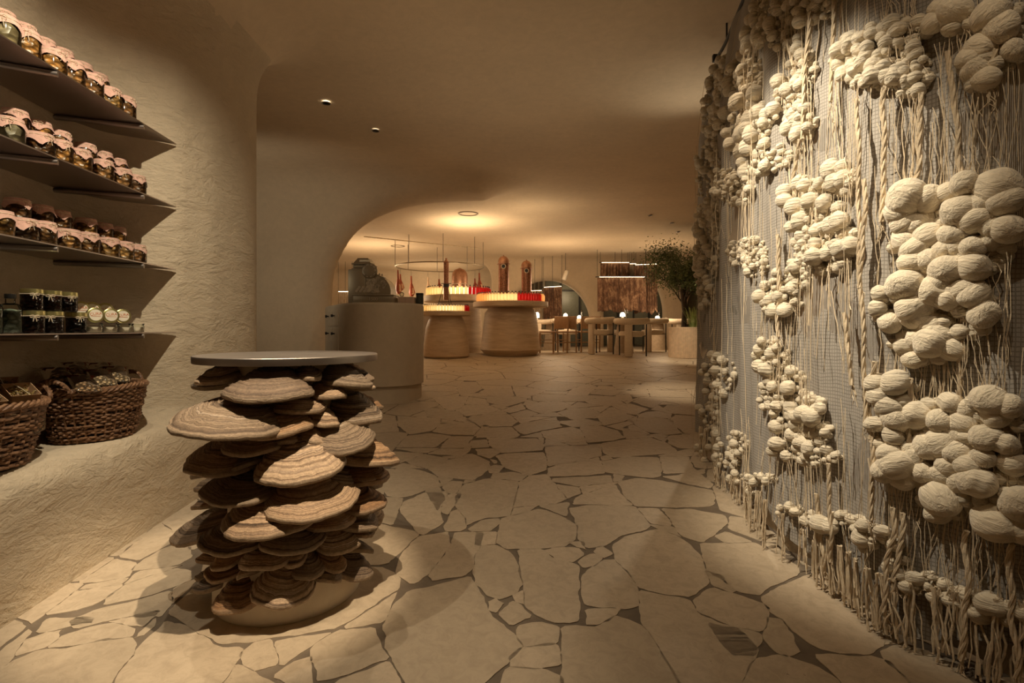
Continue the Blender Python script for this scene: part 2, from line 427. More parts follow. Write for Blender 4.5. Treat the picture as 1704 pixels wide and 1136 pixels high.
def stones():
    rnd = random.Random(3); polys = []
    for k in TR:
        ox, oy, s, txt = TR[k]
        for ln in txt.split('\n'):
            p = []
            for t in ln.split():
                x, y = map(float, t.split(',')); v = pxf(ox+x/s, oy+y/s); p.append((v.x, v.y))
            if area2(p) < 0: p.reverse()
            c = (sum(a[0] for a in p)/len(p), sum(a[1] for a in p)/len(p))
            if any(inside(c, q) for q in polys): continue
            polys.append(p)
    seeds = []
    for _ in range(30000):
        x = rnd.uniform(-4.2, 4.8); y = rnd.uniform(.3, 14.5); 
        if len(seeds) > 420: break
        r = rnd.choice((.16, .26, .34, .40))
        if y < 1.3 and abs(x) > 2.2: continue
        if any((x-a)**2+(y-b)**2 < (.5*(r+q)+.10)**2 for a, b, q in seeds): continue
        bad = False
        for q in polys:
            if abs(q[0][0]-x) > 1.5 or abs(q[0][1]-y) > 1.8: continue
            if inside((x, y), q): bad = True; break
            if min((x-a)**2+(y-b)**2 for a, b in q) < (r*.30)**2: bad = True; break
        if not bad: seeds.append((x, y, r))
    cells = []
    for i, (x, y, r) in enumerate(seeds):
        c = [(x-1, y-1), (x+1, y-1), (x+1, y+1), (x-1, y+1)]
        for j, (a, b, q) in enumerate(seeds):
            if j == i or (a-x)**2+(b-y)**2 > 3: continue
            nx, ny = a-x, b-y; L = math.hypot(nx, ny); m = .5*L+.5*(r*r-q*q)/L*.5
            nx /= L; ny /= L; c = clip(c, nx, ny, nx*x+ny*y+m)
            if len(c) < 3: break
        for q in polys:
            if len(c) < 3: break
            if min((a-x)**2+(b-y)**2 for a, b in q) > 4: continue
            best = None
            for k in range(len(q)):
                a, b = q[k], q[(k+1) % len(q)]; ex, ey = b[0]-a[0], b[1]-a[1]; L = math.hypot(ex, ey)+1e-9
                nx, ny = ey/L, -ex/L; dd = nx*(x-a[0])+ny*(y-a[1])
                if best is None or dd > best[0]: best = (dd, nx, ny, nx*a[0]+ny*a[1])
            if best[0] > 0: c = clip(c, -best[1], -best[2], -best[3])
        if len(c) >= 3 and abs(area2(c)) > .004: cells.append(c)
    full = polys+cells
    bb = [(min(a for a, b in p), max(a for a, b in p), min(b for a, b in p), max(b for a, b in p)) for p in full]
    for _ in range(26000):
        x = rnd.uniform(-3.6, 3.6); y = rnd.uniform(1.2, 11.5)
        near = [p for p, q in zip(full, bb) if q[0]-.3 < x < q[1]+.3 and q[2]-.3 < y < q[3]+.3]
        if any(inside((x, y), p) for p in near): continue
        c = [(x-.3, y-.3), (x+.3, y-.3), (x+.3, y+.3), (x-.3, y+.3)]; md = 9
        for q in near:
            best = None
            for k in range(len(q)):
                a, b = q[k], q[(k+1) % len(q)]; ex, ey = b[0]-a[0], b[1]-a[1]; L = math.hypot(ex, ey)+1e-9
                nx, ny = ey/L, -ex/L; dd = nx*(x-a[0])+ny*(y-a[1])
                if best is None or dd > best[0]: best = (dd, nx, ny, nx*a[0]+ny*a[1])
            md = min(md, best[0])
            if best[0] > 0: c = clip(c, -best[1], -best[2], -best[3])
            if len(c) < 3: break
        if len(c) < 3 or md < .022 or abs(area2(c)) < .004: continue
        full.append(c); cells.append(c); bb.append((min(a for a, b in c), max(a for a, b in c), min(b for a, b in c), max(b for a, b in c)))
    return polys, cells
def rough_edge(p, gap, seed):
    # inset, subdivide, wobble
    n = len(p); cx = sum(a[0] for a in p)/n; cy = sum(a[1] for a in p)/n
    q = []
    for i in range(n):
        a, b, c = p[i-1], p[i], p[(i+1) % n]
        e1 = Vector((b[0]-a[0], b[1]-a[1])); e2 = Vector((c[0]-b[0], c[1]-b[1]))
        if e1.length < 1e-6 or e2.length < 1e-6: continue
        e1.normalize(); e2.normalize(); n1 = Vector((-e1.y, e1.x)); n2 = Vector((-e2.y, e2.x)); m = n1+n2
        if m.length < .3: m = n1
        m = m/m.length; q.append(Vector(b)+m*gap/max(.5, m.dot(n1)))
    out = []; n = len(q)
    for i in range(n):
        a, b = q[i], q[(i+1) % n]; pa = q[i-1]; L = (b-a).length
        r = min(.12, .012/max(L, .01)); k = max(2, int(L/.02))
        st = a.lerp(b, r) if L > .05 else a
        en = b.lerp(a, r) if L > .05 else b
        for j in range(k+1):
            t = st.lerp(en, j/k)
            nz = mnoise.noise(Vector((t.x*14, t.y*14, seed)))*.010+mnoise.noise(Vector((t.x*55, t.y*55, seed)))*.0045
            d = (b-a).normalized(); out.append((t.x-d.y*nz, t.y+d.x*nz))
    return out
def build_floor():
    polys, cells = stones(); V = []; F = []; MI = []; TN = []
    ys = [-1.6]+[y*.4 for y in range(-3, 29)]+[11.3, 12, 19]
    for y in ys:
        V.append((-7.3, y, fz(y))); V.append((7.4, y, fz(y)))
    for i in range(len(ys)-1): F.append((2*i, 2*i+1, 2*i+3, 2*i+2)); MI.append(0); TN.append(0)
    H = .0025
    for g, lst in ((-.0045, polys), (.006, cells)):
        for i, p in enumerate(lst):
            q = rough_edge(p, g, i)
            if len(q) < 4: continue
            b = len(V); n = len(q); V += [(x, y, fz(y)+H) for x, y in q]
            for tri in tessellate_polygon([[Vector((x, y, 0)) for x, y in q]]):
                a_, b_, c_ = tri; cr = (q[b_][0]-q[a_][0])*(q[c_][1]-q[a_][1])-(q[b_][1]-q[a_][1])*(q[c_][0]-q[a_][0])
                F.append((b+a_, b+b_, b+c_) if cr > 0 else (b+a_, b+c_, b+b_)); MI.append(1); TN.append(i*.377 % 1)
            V += [(x, y, fz(y)-.001) for x, y in q]
            for k in range(n): F.append((b+k, b+n+k, b+n+(k+1) % n, b+(k+1) % n)); MI.append(1); TN.append(i*.377 % 1)
    t = NT('grout', .8, (.25, .2, .14)); v = t.co(); f = t.noise(v, 9, 5)
    grout = t.out(t.ramp(f, [(.3, (.12, .09, .062)), (.7, (.20, .155, .11))]), None, t.bump(t.noise(v, 60, 4), .4, .004))
    t = NT('flagstone', .55, (.6, .5, .4)); v = t.co(); tc = t.n('ShaderNodeTexCoord')
    va = t.n('ShaderNodeAttribute', attribute_name='tone', attribute_type='GEOMETRY')
    base = t.mix(va.outputs['Fac'], (.40, .32, .225), (.52, .415, .295))
    n1 = t.noise(v, 3.5, 6, .65); base = t.mix(t.math('MULTIPLY', n1, .6), base, (.57, .465, .335))
    n2 = t.ramp(t.noise(v, 22, 8, .72, .8), [(.42, (0, 0, 0)), (.62, (1, 1, 1))])
    base = t.mix(t.math('MULTIPLY', n2, .5), base, (.33, .255, .175))
    pit = t.ramp(t.noise(v, 75, 3, .6, 1.0), [(.66, (0, 0, 0)), (.74, (1, 1, 1))]); patch = t.ramp(t.noise(v, 2.1, 3), [(.48, (0, 0, 0)), (.62, (1, 1, 1))])
    pf = t.math('MULTIPLY', pit, patch); base = t.mix(t.math('MULTIPLY', pf, .7), base, (.16, .11, .075))
    stone = t.out(base, t.math('ADD', .42, t.math('MULTIPLY', n1, .3)), t.bump(t.noise(v, 30, 7, .7), .22, .004))
    me = bpy.data.meshes.new('floor'); me.from_pydata(V, [], F); me.polygons.foreach_set('material_index', MI)
    at = me.attributes.new('tone', 'FLOAT', 'FACE'); at.data.foreach_set('value', TN)
    o = link('floor', me, [grout, stone], smooth=False); o['kind'] = 'structure'
build_floor()
# ---------------- left side: shelves, jars, baskets ----------------
def glassmat(name, tint=(.95, .97, .93), ior=1.35):
    t = NT(name); t.t.nodes.remove(t.b); out = [n for n in t.t.nodes if n.type == 'OUTPUT_MATERIAL'][0]
    tr = t.n('ShaderNodeBsdfTransparent'); tr.inputs[0].default_value = (*tint, 1); gl = t.n('ShaderNodeBsdfGlossy'); gl.inputs['Roughness'].default_value = .06
    fr = t.n('ShaderNodeFresnel'); fr.inputs[0].default_value = ior; mx = t.n('ShaderNodeMixShader')
    t.l(fr.outputs[0], mx.inputs[0]); t.l(tr.outputs[0], mx.inputs[1]); t.l(gl.outputs[0], mx.inputs[2]); t.l(mx.outputs[0], out.inputs[0]); return t.m
M_GLASS = glassmat('clear_glass'); M_FILM = glassmat('clear_film', (.98, .98, .97), 1.18)
def brushed(name, col, rough, sc=(2, 2, 120), metallic=1.0):
    t = NT(name, rough, col, Metallic=metallic); v = t.co(scale=sc)
    f = t.noise(v, 6, 4); return t.out(None, t.math('ADD', rough-.08, t.math('MULTIPLY', f, .18)), t.bump(f, .08, .002))
M_STEEL = brushed('brushed_steel', (.40, .36, .33), .38)
M_SHELF = brushed('shelf_steel', (.46, .41, .38), .36, (60, 1.5, 2))
M_BLACK = simple('black_metal', (.012, .011, .010), .45, var=0)
def rnd_col(t, cols):
    oi = t.n('ShaderNodeObjectInfo'); r = t.n('ShaderNodeValToRGB'); e = r.color_ramp.elements; r.color_ramp.interpolation = 'CONSTANT'
    while len(e) < len(cols): e.new(.5)
    for i, (el, c) in enumerate(zip(e, cols)): el.position = i/len(cols); el.color = (*c, 1)
    t.l(oi.outputs['Random'], r.inputs[0]); return r.outputs[0]
def contents_mat(name, cols, dark=.25, scale=45):
    t = NT(name, .35); v = t.co(scale=(1, 1, 1.5)); base = rnd_col(t, cols)
    vo = t.n('ShaderNodeTexVoronoi'); vo.inputs['Scale'].default_value = scale; t.l(v, vo.inputs['Vector'])
    n = t.noise(v, scale*.6, 4, .6, 1)
    f = t.ramp(t.math('MULTIPLY', vo.outputs['Distance'], 1.4), [(.15, (1, 1, 1)), (.75, (dark,)*3)])
    g = t.ramp(n, [(.35, (.55, .5, .45)), (.65, (1.25, 1.2, 1.1))])
    return t.out(t.mix(1, t.mix(1, base, f, 'MULTIPLY'), g, 'MULTIPLY'), None, t.bump(vo.outputs['Distance'], .9, .012))
M_MUSH = contents_mat('pickled_mushrooms', [(.85, .42, .12), (.50, .24, .09), (.95, .55, .20), (.36, .17, .07), (.90, .48, .16), (.66, .34, .13)])
M_BEAN = contents_mat('pale_mushrooms', [(.55, .47, .30), (.5, .40, .22)], .35, 30)
M_JAM = contents_mat('dark_jam', [(.045, .008, .005), (.09, .015, .006), (.03, .006, .004)], .2, 60)
M_CLOTH = simple('pink_cloth', (.60, .36, .28), .9, .3, 300, .1)
M_TWINE = simple('twine', (.72, .60, .42), .9, .3, 400)
M_GOLD = simple('brass_lid', (.55, .50, .22), .32, var=.05, Metallic=.9)
M_CREAM = simple('cream_paper', (.85, .77, .6), .7, var=.04)
M_ORANGE = simple('orange_ink', (.60, .16, .04), .6, var=0)
SH_Z = [2.036, 1.701, 1.369, 1.033]
def xf(y): return -1.71-.0727*(y-1.8)
for k, z in enumerate(SH_Z):
    nm = ('top', 'second highest', 'third highest', 'lowest')[k]
    o = empty('wall_shelf', (xf(2.3), 2.3, z), '%s thin steel shelf spanning the plaster niche' % nm, 'shelf', 'steel shelves in the niche')
    poly = [(xf(-.4), -.4), (xf(2.88), 2.88)]+[(x+.004, y) for x, y in NICHE[::-1] if y > -.3][1:]+[(-2.02, -.4)]
    m = MB(); m.prism([(x-xf(2.3), y-2.3) for x, y in poly], -.005, 0); m.build('shelf_plate', M_SHELF, o, False)
    for (a, b) in (((xf(2.60)+.0, 2.60), (-2.10, 2.475)), ((xf(2.06), 2.06), (-2.045, 1.90)), ((xf(1.3), 1.3), (-2.01, 1.15))):
        m = MB(); m.tube([(a[0]-xf(2.3), a[1]-2.3, -.017), (b[0]-xf(2.3), b[1]-2.3, -.017)], .0115, 12); m.build('support_rod', M_STEEL, o)
# --- cloth covered jars
def make_jar(r, h, cm, loc, cloth=True, seed=0):
    o = empty('preserve_jar', loc, '', 'jar')
    m = MB(); m.lathe([(r*.9, 0), (r, .004), (r, h*.72), (r*.93, h*.82), (r*.84, h*.86), (r*.84, h*.95)], n=20); m.build('glass_body', M_GLASS, o)
    m = MB(); m.lathe([(r*.86, .004), (r*.95, .009), (r*.95, h*.70), (r*.8, h*.80), (.001, h*.82)], n=18); m.build('contents', cm, o)
    rn = random.Random(seed); rl = r*.90; s = r*1.24; a0 = rn.uniform(0, PI/2)
    m = MB(); P = []
    N = 40
    for i in range(N):
        a = i*2*PI/N; c = a+a0; rho = s/max(abs(math.cos(c)), abs(math.sin(c))); L = (rho-rl)*1.0
        row = [(0, 0, h+.002)]
        row.append((rl*.6*math.cos(a), rl*.6*math.sin(a), h+.002+.001*math.sin(5*a)))
        row.append((rl*math.cos(a), rl*math.sin(a), h))
        row.append((rl*1.03*math.cos(a), rl*1.03*math.sin(a), h-.010))
        for t in (.5, 1):
            q = rl*(1.05+.22*t*abs(math.sin(2*c))+.05*math.sin(7*a+seed)*t); row.append((q*math.cos(a), q*math.sin(a), h-.010-L*t))
        P.append(row)
    m.grid(P, closeu=True); m.build('cloth_cover', M_CLOTH, o)
    m = MB(); m.tube([(rl*1.06*math.cos(a), rl*1.06*math.sin(a), h-.011) for a in [i*2*PI/16 for i in range(16)]], .0012, 4, closed=True)
    b = rn.uniform(-.6, .6)-.9
    for sg in (-1, 1):
        m.tube([(rl*1.08*math.cos(b)+0, rl*1.08*math.sin(b), h-.011)]+[((rl*1.1+.004)*math.cos(b+sg*.16*q), (rl*1.1+.004)*math.sin(b+sg*.16*q), h-.011-z) for q, z in ((1, -.004), (2, .0), (1.6, .009), (.4, .004), (.6, .02), (1, .032))], .0011, 4)
    m.build('twine', M_TWINE, o); return o
jar_protos = {}
def jar(kind, x, y, z, sc, label, group):
    if kind not in jar_protos:
        r, h, cm = {'m': (.046, .088, M_MUSH), 'b': (.046, .088, M_BEAN), 'n': (.040, .092, M_MUSH), 'w': (.052, .080, M_MUSH)}[kind]
        o = jar_protos[kind] = make_jar(r, h, cm, (0, 0, 0), True, len(jar_protos))
    else: o = copy_tree(jar_protos[kind])
    o.location = (x, y, z); o.scale = (sc, sc, sc); o.rotation_euler = (0, 0, random.uniform(-.5, .5)); o['label'] = label; o['group'] = group
    return o
ORD = ['first', 'second', 'third', 'fourth', 'fifth', 'sixth', 'seventh', 'eighth', 'ninth', 'tenth', 'eleventh', 'twelfth']
FRONT = [[5, 44, 87, 117, 150, 180, 206], [15, 64, 105, 131, 172, 204, 225], [8, 37, 71, 110, 145, 180, 206, 226]]
BACK = [[3, 38, 72, 101, 134, 161], [25, 65, 98, 142, 170, 194], [29, 74, 98, 143, 172, 193]]
SHN = ['top', 'second', 'third']
for k in range(3):
    z = SH_Z[k]+.0005
    for row, lst, off in (('front', FRONT[k], .056), ('back', BACK[k], .175)):
        last = None
        for i in range(len(lst)-1, -1, -1):
            t = (lst[i]-CX)/FPX; y = 2.0
            for _ in range(8): y = (xf(y)-off)/t
            kd = 'b' if (row == 'front' and i == 0 and k < 2) else random.choice('mnmw')
            sc = {0: 1.08, 1: 1.0, 2: .98}[k]
            if last is not None and last-y < .096: y = last-.096; 
            sc = min(sc, (last-y)*.5/.046 if last else 9); sc = max(sc, .8)
            last = y
            n = ORD[len(lst)-1-i]
            what = {'m': 'brown mushrooms', 'n': 'brown mushrooms', 'w': 'mushrooms', 'b': 'pale mushrooms'}[kd]
            if row == 'front':
                jar(kd, xf(y)-off, y, z, sc, 'cloth-topped jar of %s, front row of the %s shelf, %s from its tip' % (what, SHN[k], n), 'jars in the front row of the %s shelf' % SHN[k])
            else:
                for lv in (0, 1):
                    jar('m', xf(y)-off, y, z+lv*.098*sc, sc*.96, '%s jar of the %s stacked pair from the tip, back row of the %s shelf' % (('lower', 'upper')[lv], n, SHN[k]), 'stacked jars at the back of the %s shelf' % SHN[k])
# --- lowest shelf: bottles, jam jars, tins, low glasses
Z4 = SH_Z[3]+.0005
def on_shelf(px, off):
    y = 2.0
    for _ in range(10): y = (xf(y)-off)/((px-CX)/FPX)
    return xf(y)-off, y
M_TABS = contents_mat('pale_green_sweets', [(.42, .52, .42), (.40, .5, .42)], .3, 50)
for i, px in enumerate((17, -16)):
    x, y = on_shelf(px, .06)
    o = empty('glass_bottle', (x, y, Z4), 'clear bottle of pale green sweets with dark cap, %s' % ('beside the stacked jam jars' if i == 0 else 'cut off by the picture edge'), 'bottle', 'bottles of sweets on the lowest shelf')
    m = MB(); m.lathe([(.030, 0), (.033, .004), (.033, .085), (.026, .102), (.014, .108), (.014, .128)], n=20); m.build('glass_body', M_GLASS, o)
    m = MB(); m.lathe([(.029, .003), (.030, .006), (.030, .080), (.012, .086), (.001, .088)], n=14); m.build('contents', M_TABS, o)
    m = MB(); m.lathe([(.0155, .124), (.0165, .126), (.0165, .140), (.001, .141)], n=16); m.build('bottle_cap', M_BLACK, o)
jp = None
for row, xs_, zz in (('lower', (55, 87, 127), 0), ('upper', (53, 85, 112), .0845)):
    for i, px in enumerate(xs_):
        x, y = on_shelf(px, .06)
        if jp is None:
            jp = empty('jam_jar', (0, 0, 0), '', 'jar')
            m = MB(); m.lathe([(.032, 0), (.036, .004), (.036, .06), (.032, .068)], n=10); m.build('glass_body', M_GLASS, jp)
            m = MB(); m.lathe([(.031, .003), (.0345, .006), (.0345, .058), (.028, .064)], n=10); m.build('contents', M_JAM, jp)
            m = MB(); m.lathe([(.0345, .067), (.036, .068), (.036, .083), (.034, .0845), (.0005, .0845)], n=24); m.build('lid', M_GOLD, jp)
            m = MB(); m.tube([(.0372*math.cos(a), .0372*math.sin(a), .064) for a in [i*2*PI/20 for i in range(20)]], .0012, 4, closed=True)
            for sg in (-1, 1): m.tube([(.038*math.cos(-.9+sg*q), .038*math.sin(-.9+sg*q), .064-z) for q, z in ((0, 0), (.15, -.003), (.38, -.001), (.35, .006), (.12, .004), (0, 0), (.1, .012), (.14, .02))], .0013, 4)
            m.build('twine', M_TWINE, jp); o = jp
        else: o = copy_tree(jp)
        o.location = (x, y, Z4+zz); o.rotation_euler = (0, 0, (.2, -.1, .35)[i]+zz); sc = .95 if zz else 1; o.scale = (sc, sc, 1 if not zz else .95)
        o['label'] = 'dark jam jar with brass lid and twine, %s row, %s' % (row, ('next to the clear bottle', 'middle of three', 'next to the standing tins')[i]); o['group'] = 'jam jars stacked on the lowest shelf'
def text_obj(txt, size, mat, parent, M, name='lettering', ext=.0004):
    cu = bpy.data.curves.new(name, 'FONT'); cu.body = txt; cu.size = size; cu.extrude = ext; cu.align_x = 'CENTER'; cu.align_y = 'CENTER'
    tmp = bpy.data.objects.new('tmp', cu); COL.objects.link(tmp); dg = bpy.context.evaluated_depsgraph_get()
    me = bpy.data.meshes.new_from_object(tmp.evaluated_get(dg)); bpy.data.objects.remove(tmp); me.transform(M)
    o = link(name, me, mat, parent, False); return o
tn = lg = None
for i, px in enumerate((156, 182, 209, 227)):
    x, y = on_shelf(px, .055)
    if lg is None:
        lg = empty('glass_pot', (0, 0, 0), '', 'glass pot')
        m = MB(); m.lathe([(.034, 0), (.038, .003), (.039, .026), (.037, .030), (.037, .038)], n=22); m.build('glass_body', M_GLASS, lg)
        m = MB(); m.lathe([(.033, .002), (.036, .005), (.036, .024), (.001, .025)], n=16); m.build('contents', simple('white_salve', (.70, .60, .47), .6, .3, 40), lg)
        m = MB(); m.lathe([(.038, .036), (.040, .037), (.040, .0415), (.0005, .042)], n=22); m.build('lid', M_GLASS, lg); o = lg
    else: o = copy_tree(lg)
    o.location = (x, y, Z4); o.scale = (.82, .82, 1); o['group'] = 'low glass pots on the lowest shelf'
    o['label'] = 'low clear glass pot of white salve, %s from the shelf tip' % ORD[3-i]
def make_tin():
    o = empty('round_tin', (0, 0, 0), '', 'tin')
    R = Matrix.Rotation(PI/2, 4, 'X')
    m = MB(); m.lathe([(.030, 0), (.034, .002), (.034, .020), (.031, .022), (.0005, .022)], n=28)
    m.v = [tuple(R @ Vector(v)) for v in m.v]; m.build('tin_body', M_GOLD, o)
    m = MB(); m.lathe([(.025, .0222), (.025, .0228), (.0005, .0229)], n=28); m.v = [tuple(R @ Vector(v)) for v in m.v]; m.build('paper_label', M_CREAM, o)
    text_obj('CURA', .017, M_ORANGE, o, Matrix.Translation((0, -.0232, .005)) @ R @ Matrix.Rotation(.12, 4, 'Z'))
    m = MB(); m.box((0, -.0234, -.005), (.036, .0006, .0016)); m.build('rule_line', M_ORANGE, o); return o
for row, xs_, off, zc in (('front', (156, 182, 202), .065, .042+.034), ('back', (131, 150, 172), .15, .09)):
    for i, px in enumerate(xs_):
        x, y = on_shelf(px, off)
        o = make_tin() if tn is None else copy_tree(tn); tn = tn or o
        sc = .97 if row == 'front' else 1.05
        o.location = (x, y, Z4+.0425+.034*sc if row == 'front' else Z4+.066+.034*sc); o.scale = (sc,)*3; o.rotation_euler = (-.03, 0, math.atan2(x, y)*-1+.35)
        o['group'] = 'gold tins standing on edge'; o['label'] = 'gold tin standing on edge, cream label with orange lettering, %s row, %s' % ('front' if row == 'front' else 'back', ('by the jam jars', 'middle', 'by the shelf tip')[i])
m = MB(); xa, ya = on_shelf(128, .150); xb, yb = on_shelf(178, .150)
m.box(((xa+xb)/2, (ya+yb)/2, Z4+.033), (.05, yb-ya+.06, .066), rz=math.atan2(-(xb-xa), yb-ya)); o = m.build('riser_block', simple('dark_wood', (.10, .06, .035), .6), None, False)
tag(o, 'dark riser block carrying the shaded back row of gold tins', 'riser')
# --- baskets
def wicker(name, cols):
    t = NT(name, .55); v = t.co(scale=(1, 1, 1)); n = t.noise(v, 28, 4, .6, .5); n2 = t.noise(t.co(scale=(30, 30, 160)), 1, 3)
    c = t.ramp(t.math('ADD', t.math('MULTIPLY', n, .6), t.math('MULTIPLY', n2, .4)), [(.3, cols[0]), (.5, cols[1]), (.7, cols[2])])
    return t.out(c, None, t.bump(t.noise(v, 150, 3), .5, .003))
M_WICK = wicker('brown_willow', ((.07, .034, .017), (.21, .105, .05), (.38, .21, .11)))
def make_basket(loc, a, b, h, label, rz=0, seed=0):
    rn = random.Random(seed); o = empty('wicker_basket', loc, label, 'basket', 'wicker baskets on the bench', rz)
    def ring(z): k = .76+.24*(z/h)**.8; return a*k, b*k
    m = MB(); NS = 30; NP = NS*4
    m.prism([(a*.75*math.cos(t*2*PI/40), b*.75*math.sin(t*2*PI/40)) for t in range(40)], .003, .012)
    rows = int(h/.0105)
    for i in range(rows):
        z = .008+i*(h-.016)/rows; ra, rb = ring(z); pts = []; ph = PI*(i % 2); wob = rn.uniform(0, 6); dr = rn.uniform(-.002, .002)
        for j in range(NP):
            t = j*2*PI/NP; k = .0055*math.sin(NS*t/2*2+ph)+dr+.0025*math.sin(3*t+wob); zz = z+.0035*math.sin(2*t+wob)+.002*math.sin(7*t+wob*2)
            pts.append(((ra+k)*math.cos(t), (rb+k)*math.sin(t), zz))
        m.tube(pts, rn.uniform(.0048, .0064), 5, closed=True)
    m.build('woven_wall', M_WICK, o)
    m = MB()
    for j in range(NS):
        t = (j+.5)*2*PI/NS; pts = []
        for q in range(6):
            z = .004+(h-.004)*q/5; ra, rb = ring(z); pts.append((ra*math.cos(t), rb*math.sin(t), z))
        m.tube(pts, .0045, 5)
    m.build('stakes', M_WICK, o)
    m = MB()
    for s in range(4):
        pts = []
        for j in range(120):
            t = j*2*PI/120; tw = 14*t+s*PI/2; k = .009*math.cos(tw); pts.append(((a+k)*math.cos(t), (b+k)*math.sin(t), h+.009*math.sin(tw)+.004*math.sin(3*t)))
        m.tube(pts, .0068, 5, closed=True)
    m.build('braided_rim', M_WICK, o)
    for sg in (-1, 1):
        m = MB()
        for s in range(3):
            pts = []
            for j in range(40):
                u = j/39; t = sg*PI/2*0+u*PI; cx = a*(1.0)+.012; yy = .055*math.cos(t); zz = h+.045*math.sin(t); tw = 16*u*PI/2+s*2*PI/3
                pts.append((sg*(cx+.014*math.sin(t)+.006*math.cos(tw)), yy+.006*math.sin(tw)*abs(math.sin(t)), zz+.006*math.sin(tw)))
            m.tube(pts, .0062, 5)
        m.build('handle', M_WICK, o)
    return o
BZ = .572
make_basket((-1.87, 2.43, BZ-.004), .245, .165, .225, 'oval wicker basket of bagged dried mushrooms on the bench, nearer the pillar', math.radians(96), 1)
make_basket((-1.845, 1.79, BZ-.004), .30, .165, .215, 'oval wicker basket of kraft trays on the bench, cut by the picture edge', math.radians(91), 2)
M_KRAFT = simple('kraft_card', (.42, .26, .14), .8, .2, 60, .08); M_DRY = contents_mat('dried_mushrooms', [(.80, .60, .36), (.55, .36, .2), (.75, .52, .3)], .15, 70)
M_DRY2 = contents_mat('dried_flowers', [(.62, .45, .16), (.55, .42, .22)], .3, 60); M_LAB = simple('brown_label', (.34, .09, .05), .6, var=.05)
spots_ = [(-1.80, 1.98, .83, .25, .1, .35), (-1.90, 2.02, .845, -.1, -.15, -.2), (-1.78, 1.82, .825, .35, .1, .6), (-1.90, 1.84, .835, -.15, -.2, .2), (-1.84, 1.66, .835, .2, .1, -.3), (-1.80, 1.92, .80, .05, .1, -.4)]
tb = None
for i, (x, y, z, rx, ry, rz) in enumerate(spots_[:5]):
    if tb is None:
        tb = o = empty('kraft_tray', (0, 0, 0), '', 'tray')
        m = MB(); L, W, H, t_ = .12, .085, .032, .0015
        m.box((0, 0, 0), (L*.86, W*.86, t_))
        for sx in (-1, 1):
            m.add([(sx*L*.43, -W*.43, 0), (sx*L*.43, W*.43, 0), (sx*L*.5, W*.5, H), (sx*L*.5, -W*.5, H), (sx*(L*.43-.002), -W*.43, 0), (sx*(L*.43-.002), W*.43, 0), (sx*(L*.5-.002), W*.5, H), (sx*(L*.5-.002), -W*.5, H)], [[0, 1, 2, 3], [4, 7, 6, 5], [3, 2, 6, 7], [0, 3, 7, 4], [1, 5, 6, 2]])
            m.add([(-L*.43, sx*W*.43, 0), (L*.43, sx*W*.43, 0), (L*.5, sx*W*.5, H), (-L*.5, sx*W*.5, H), (-L*.43, sx*(W*.43-.002), 0), (L*.43, sx*(W*.43-.002), 0), (L*.5, sx*(W*.5-.002), H), (-L*.5, sx*(W*.5-.002), H)], [[0, 1, 2, 3], [4, 7, 6, 5], [3, 2, 6, 7], [0, 3, 7, 4], [1, 5, 6, 2]])
        m.build('card_tray', M_KRAFT, o, False)
        m = MB(); rn = random.Random(4)
        for q in range(46):
            p = Vector((rn.uniform(-.045, .045), rn.uniform(-.03, .03), rn.uniform(.008, .026))); d = Vector((rn.uniform(-1, 1), rn.uniform(-1, 1), rn.uniform(-.3, .5)))*.012
            m.tube([p-d, p+Vector((rn.uniform(-.004, .004), 0, .004)), p+d], rn.uniform(.0012, .0035), 5)
        m.build('dried_flowers', M_DRY2, o)
        m = MB(); m.tube([(-.061, -.01, .033), (0, 0, .0345), (.061, .012, .033)], .0011, 4); m.build('twine', M_TWINE, o)
    else: o = copy_tree(tb)
    o.location = (x, y, z-.03); o.rotation_euler = (0, -.34+ry*.3, 2.4+rz*.5); o['group'] = 'kraft trays heaped in the basket'
    o['label'] = 'open kraft card tray of dried blossoms, %s' % ('at the basket end by the handle, front side', 'at the basket end by the handle, wall side', 'second from the handle, front side', 'second from the handle, wall side', 'farthest from the handle, partly out of frame')[i]
m = MB(); m.prism([(.29*.93*math.cos(t*2*PI/32), .150*.93*math.sin(t*2*PI/32)) for t in range(32)], .10, .175)
o = m.build('packing_straw', M_DRY, None); o.location = (-1.845, 1.83, BZ); o.rotation_euler = (0, 0, math.radians(91)); tag(o, 'dried filling under the kraft trays in the nearer basket', 'straw', kind='stuff')
bg = None
packs = [(-1.80, 2.27, .80, .5, .1, .15), (-1.81, 2.38, .815, .45, .05, .05), (-1.83, 2.50, .82, .4, .0, -.1), (-1.93, 2.30, .83, .2, -.1, .1), (-1.95, 2.42, .845, .15, -.1, 0), (-1.94, 2.54, .835, .1, -.1, -.2)]
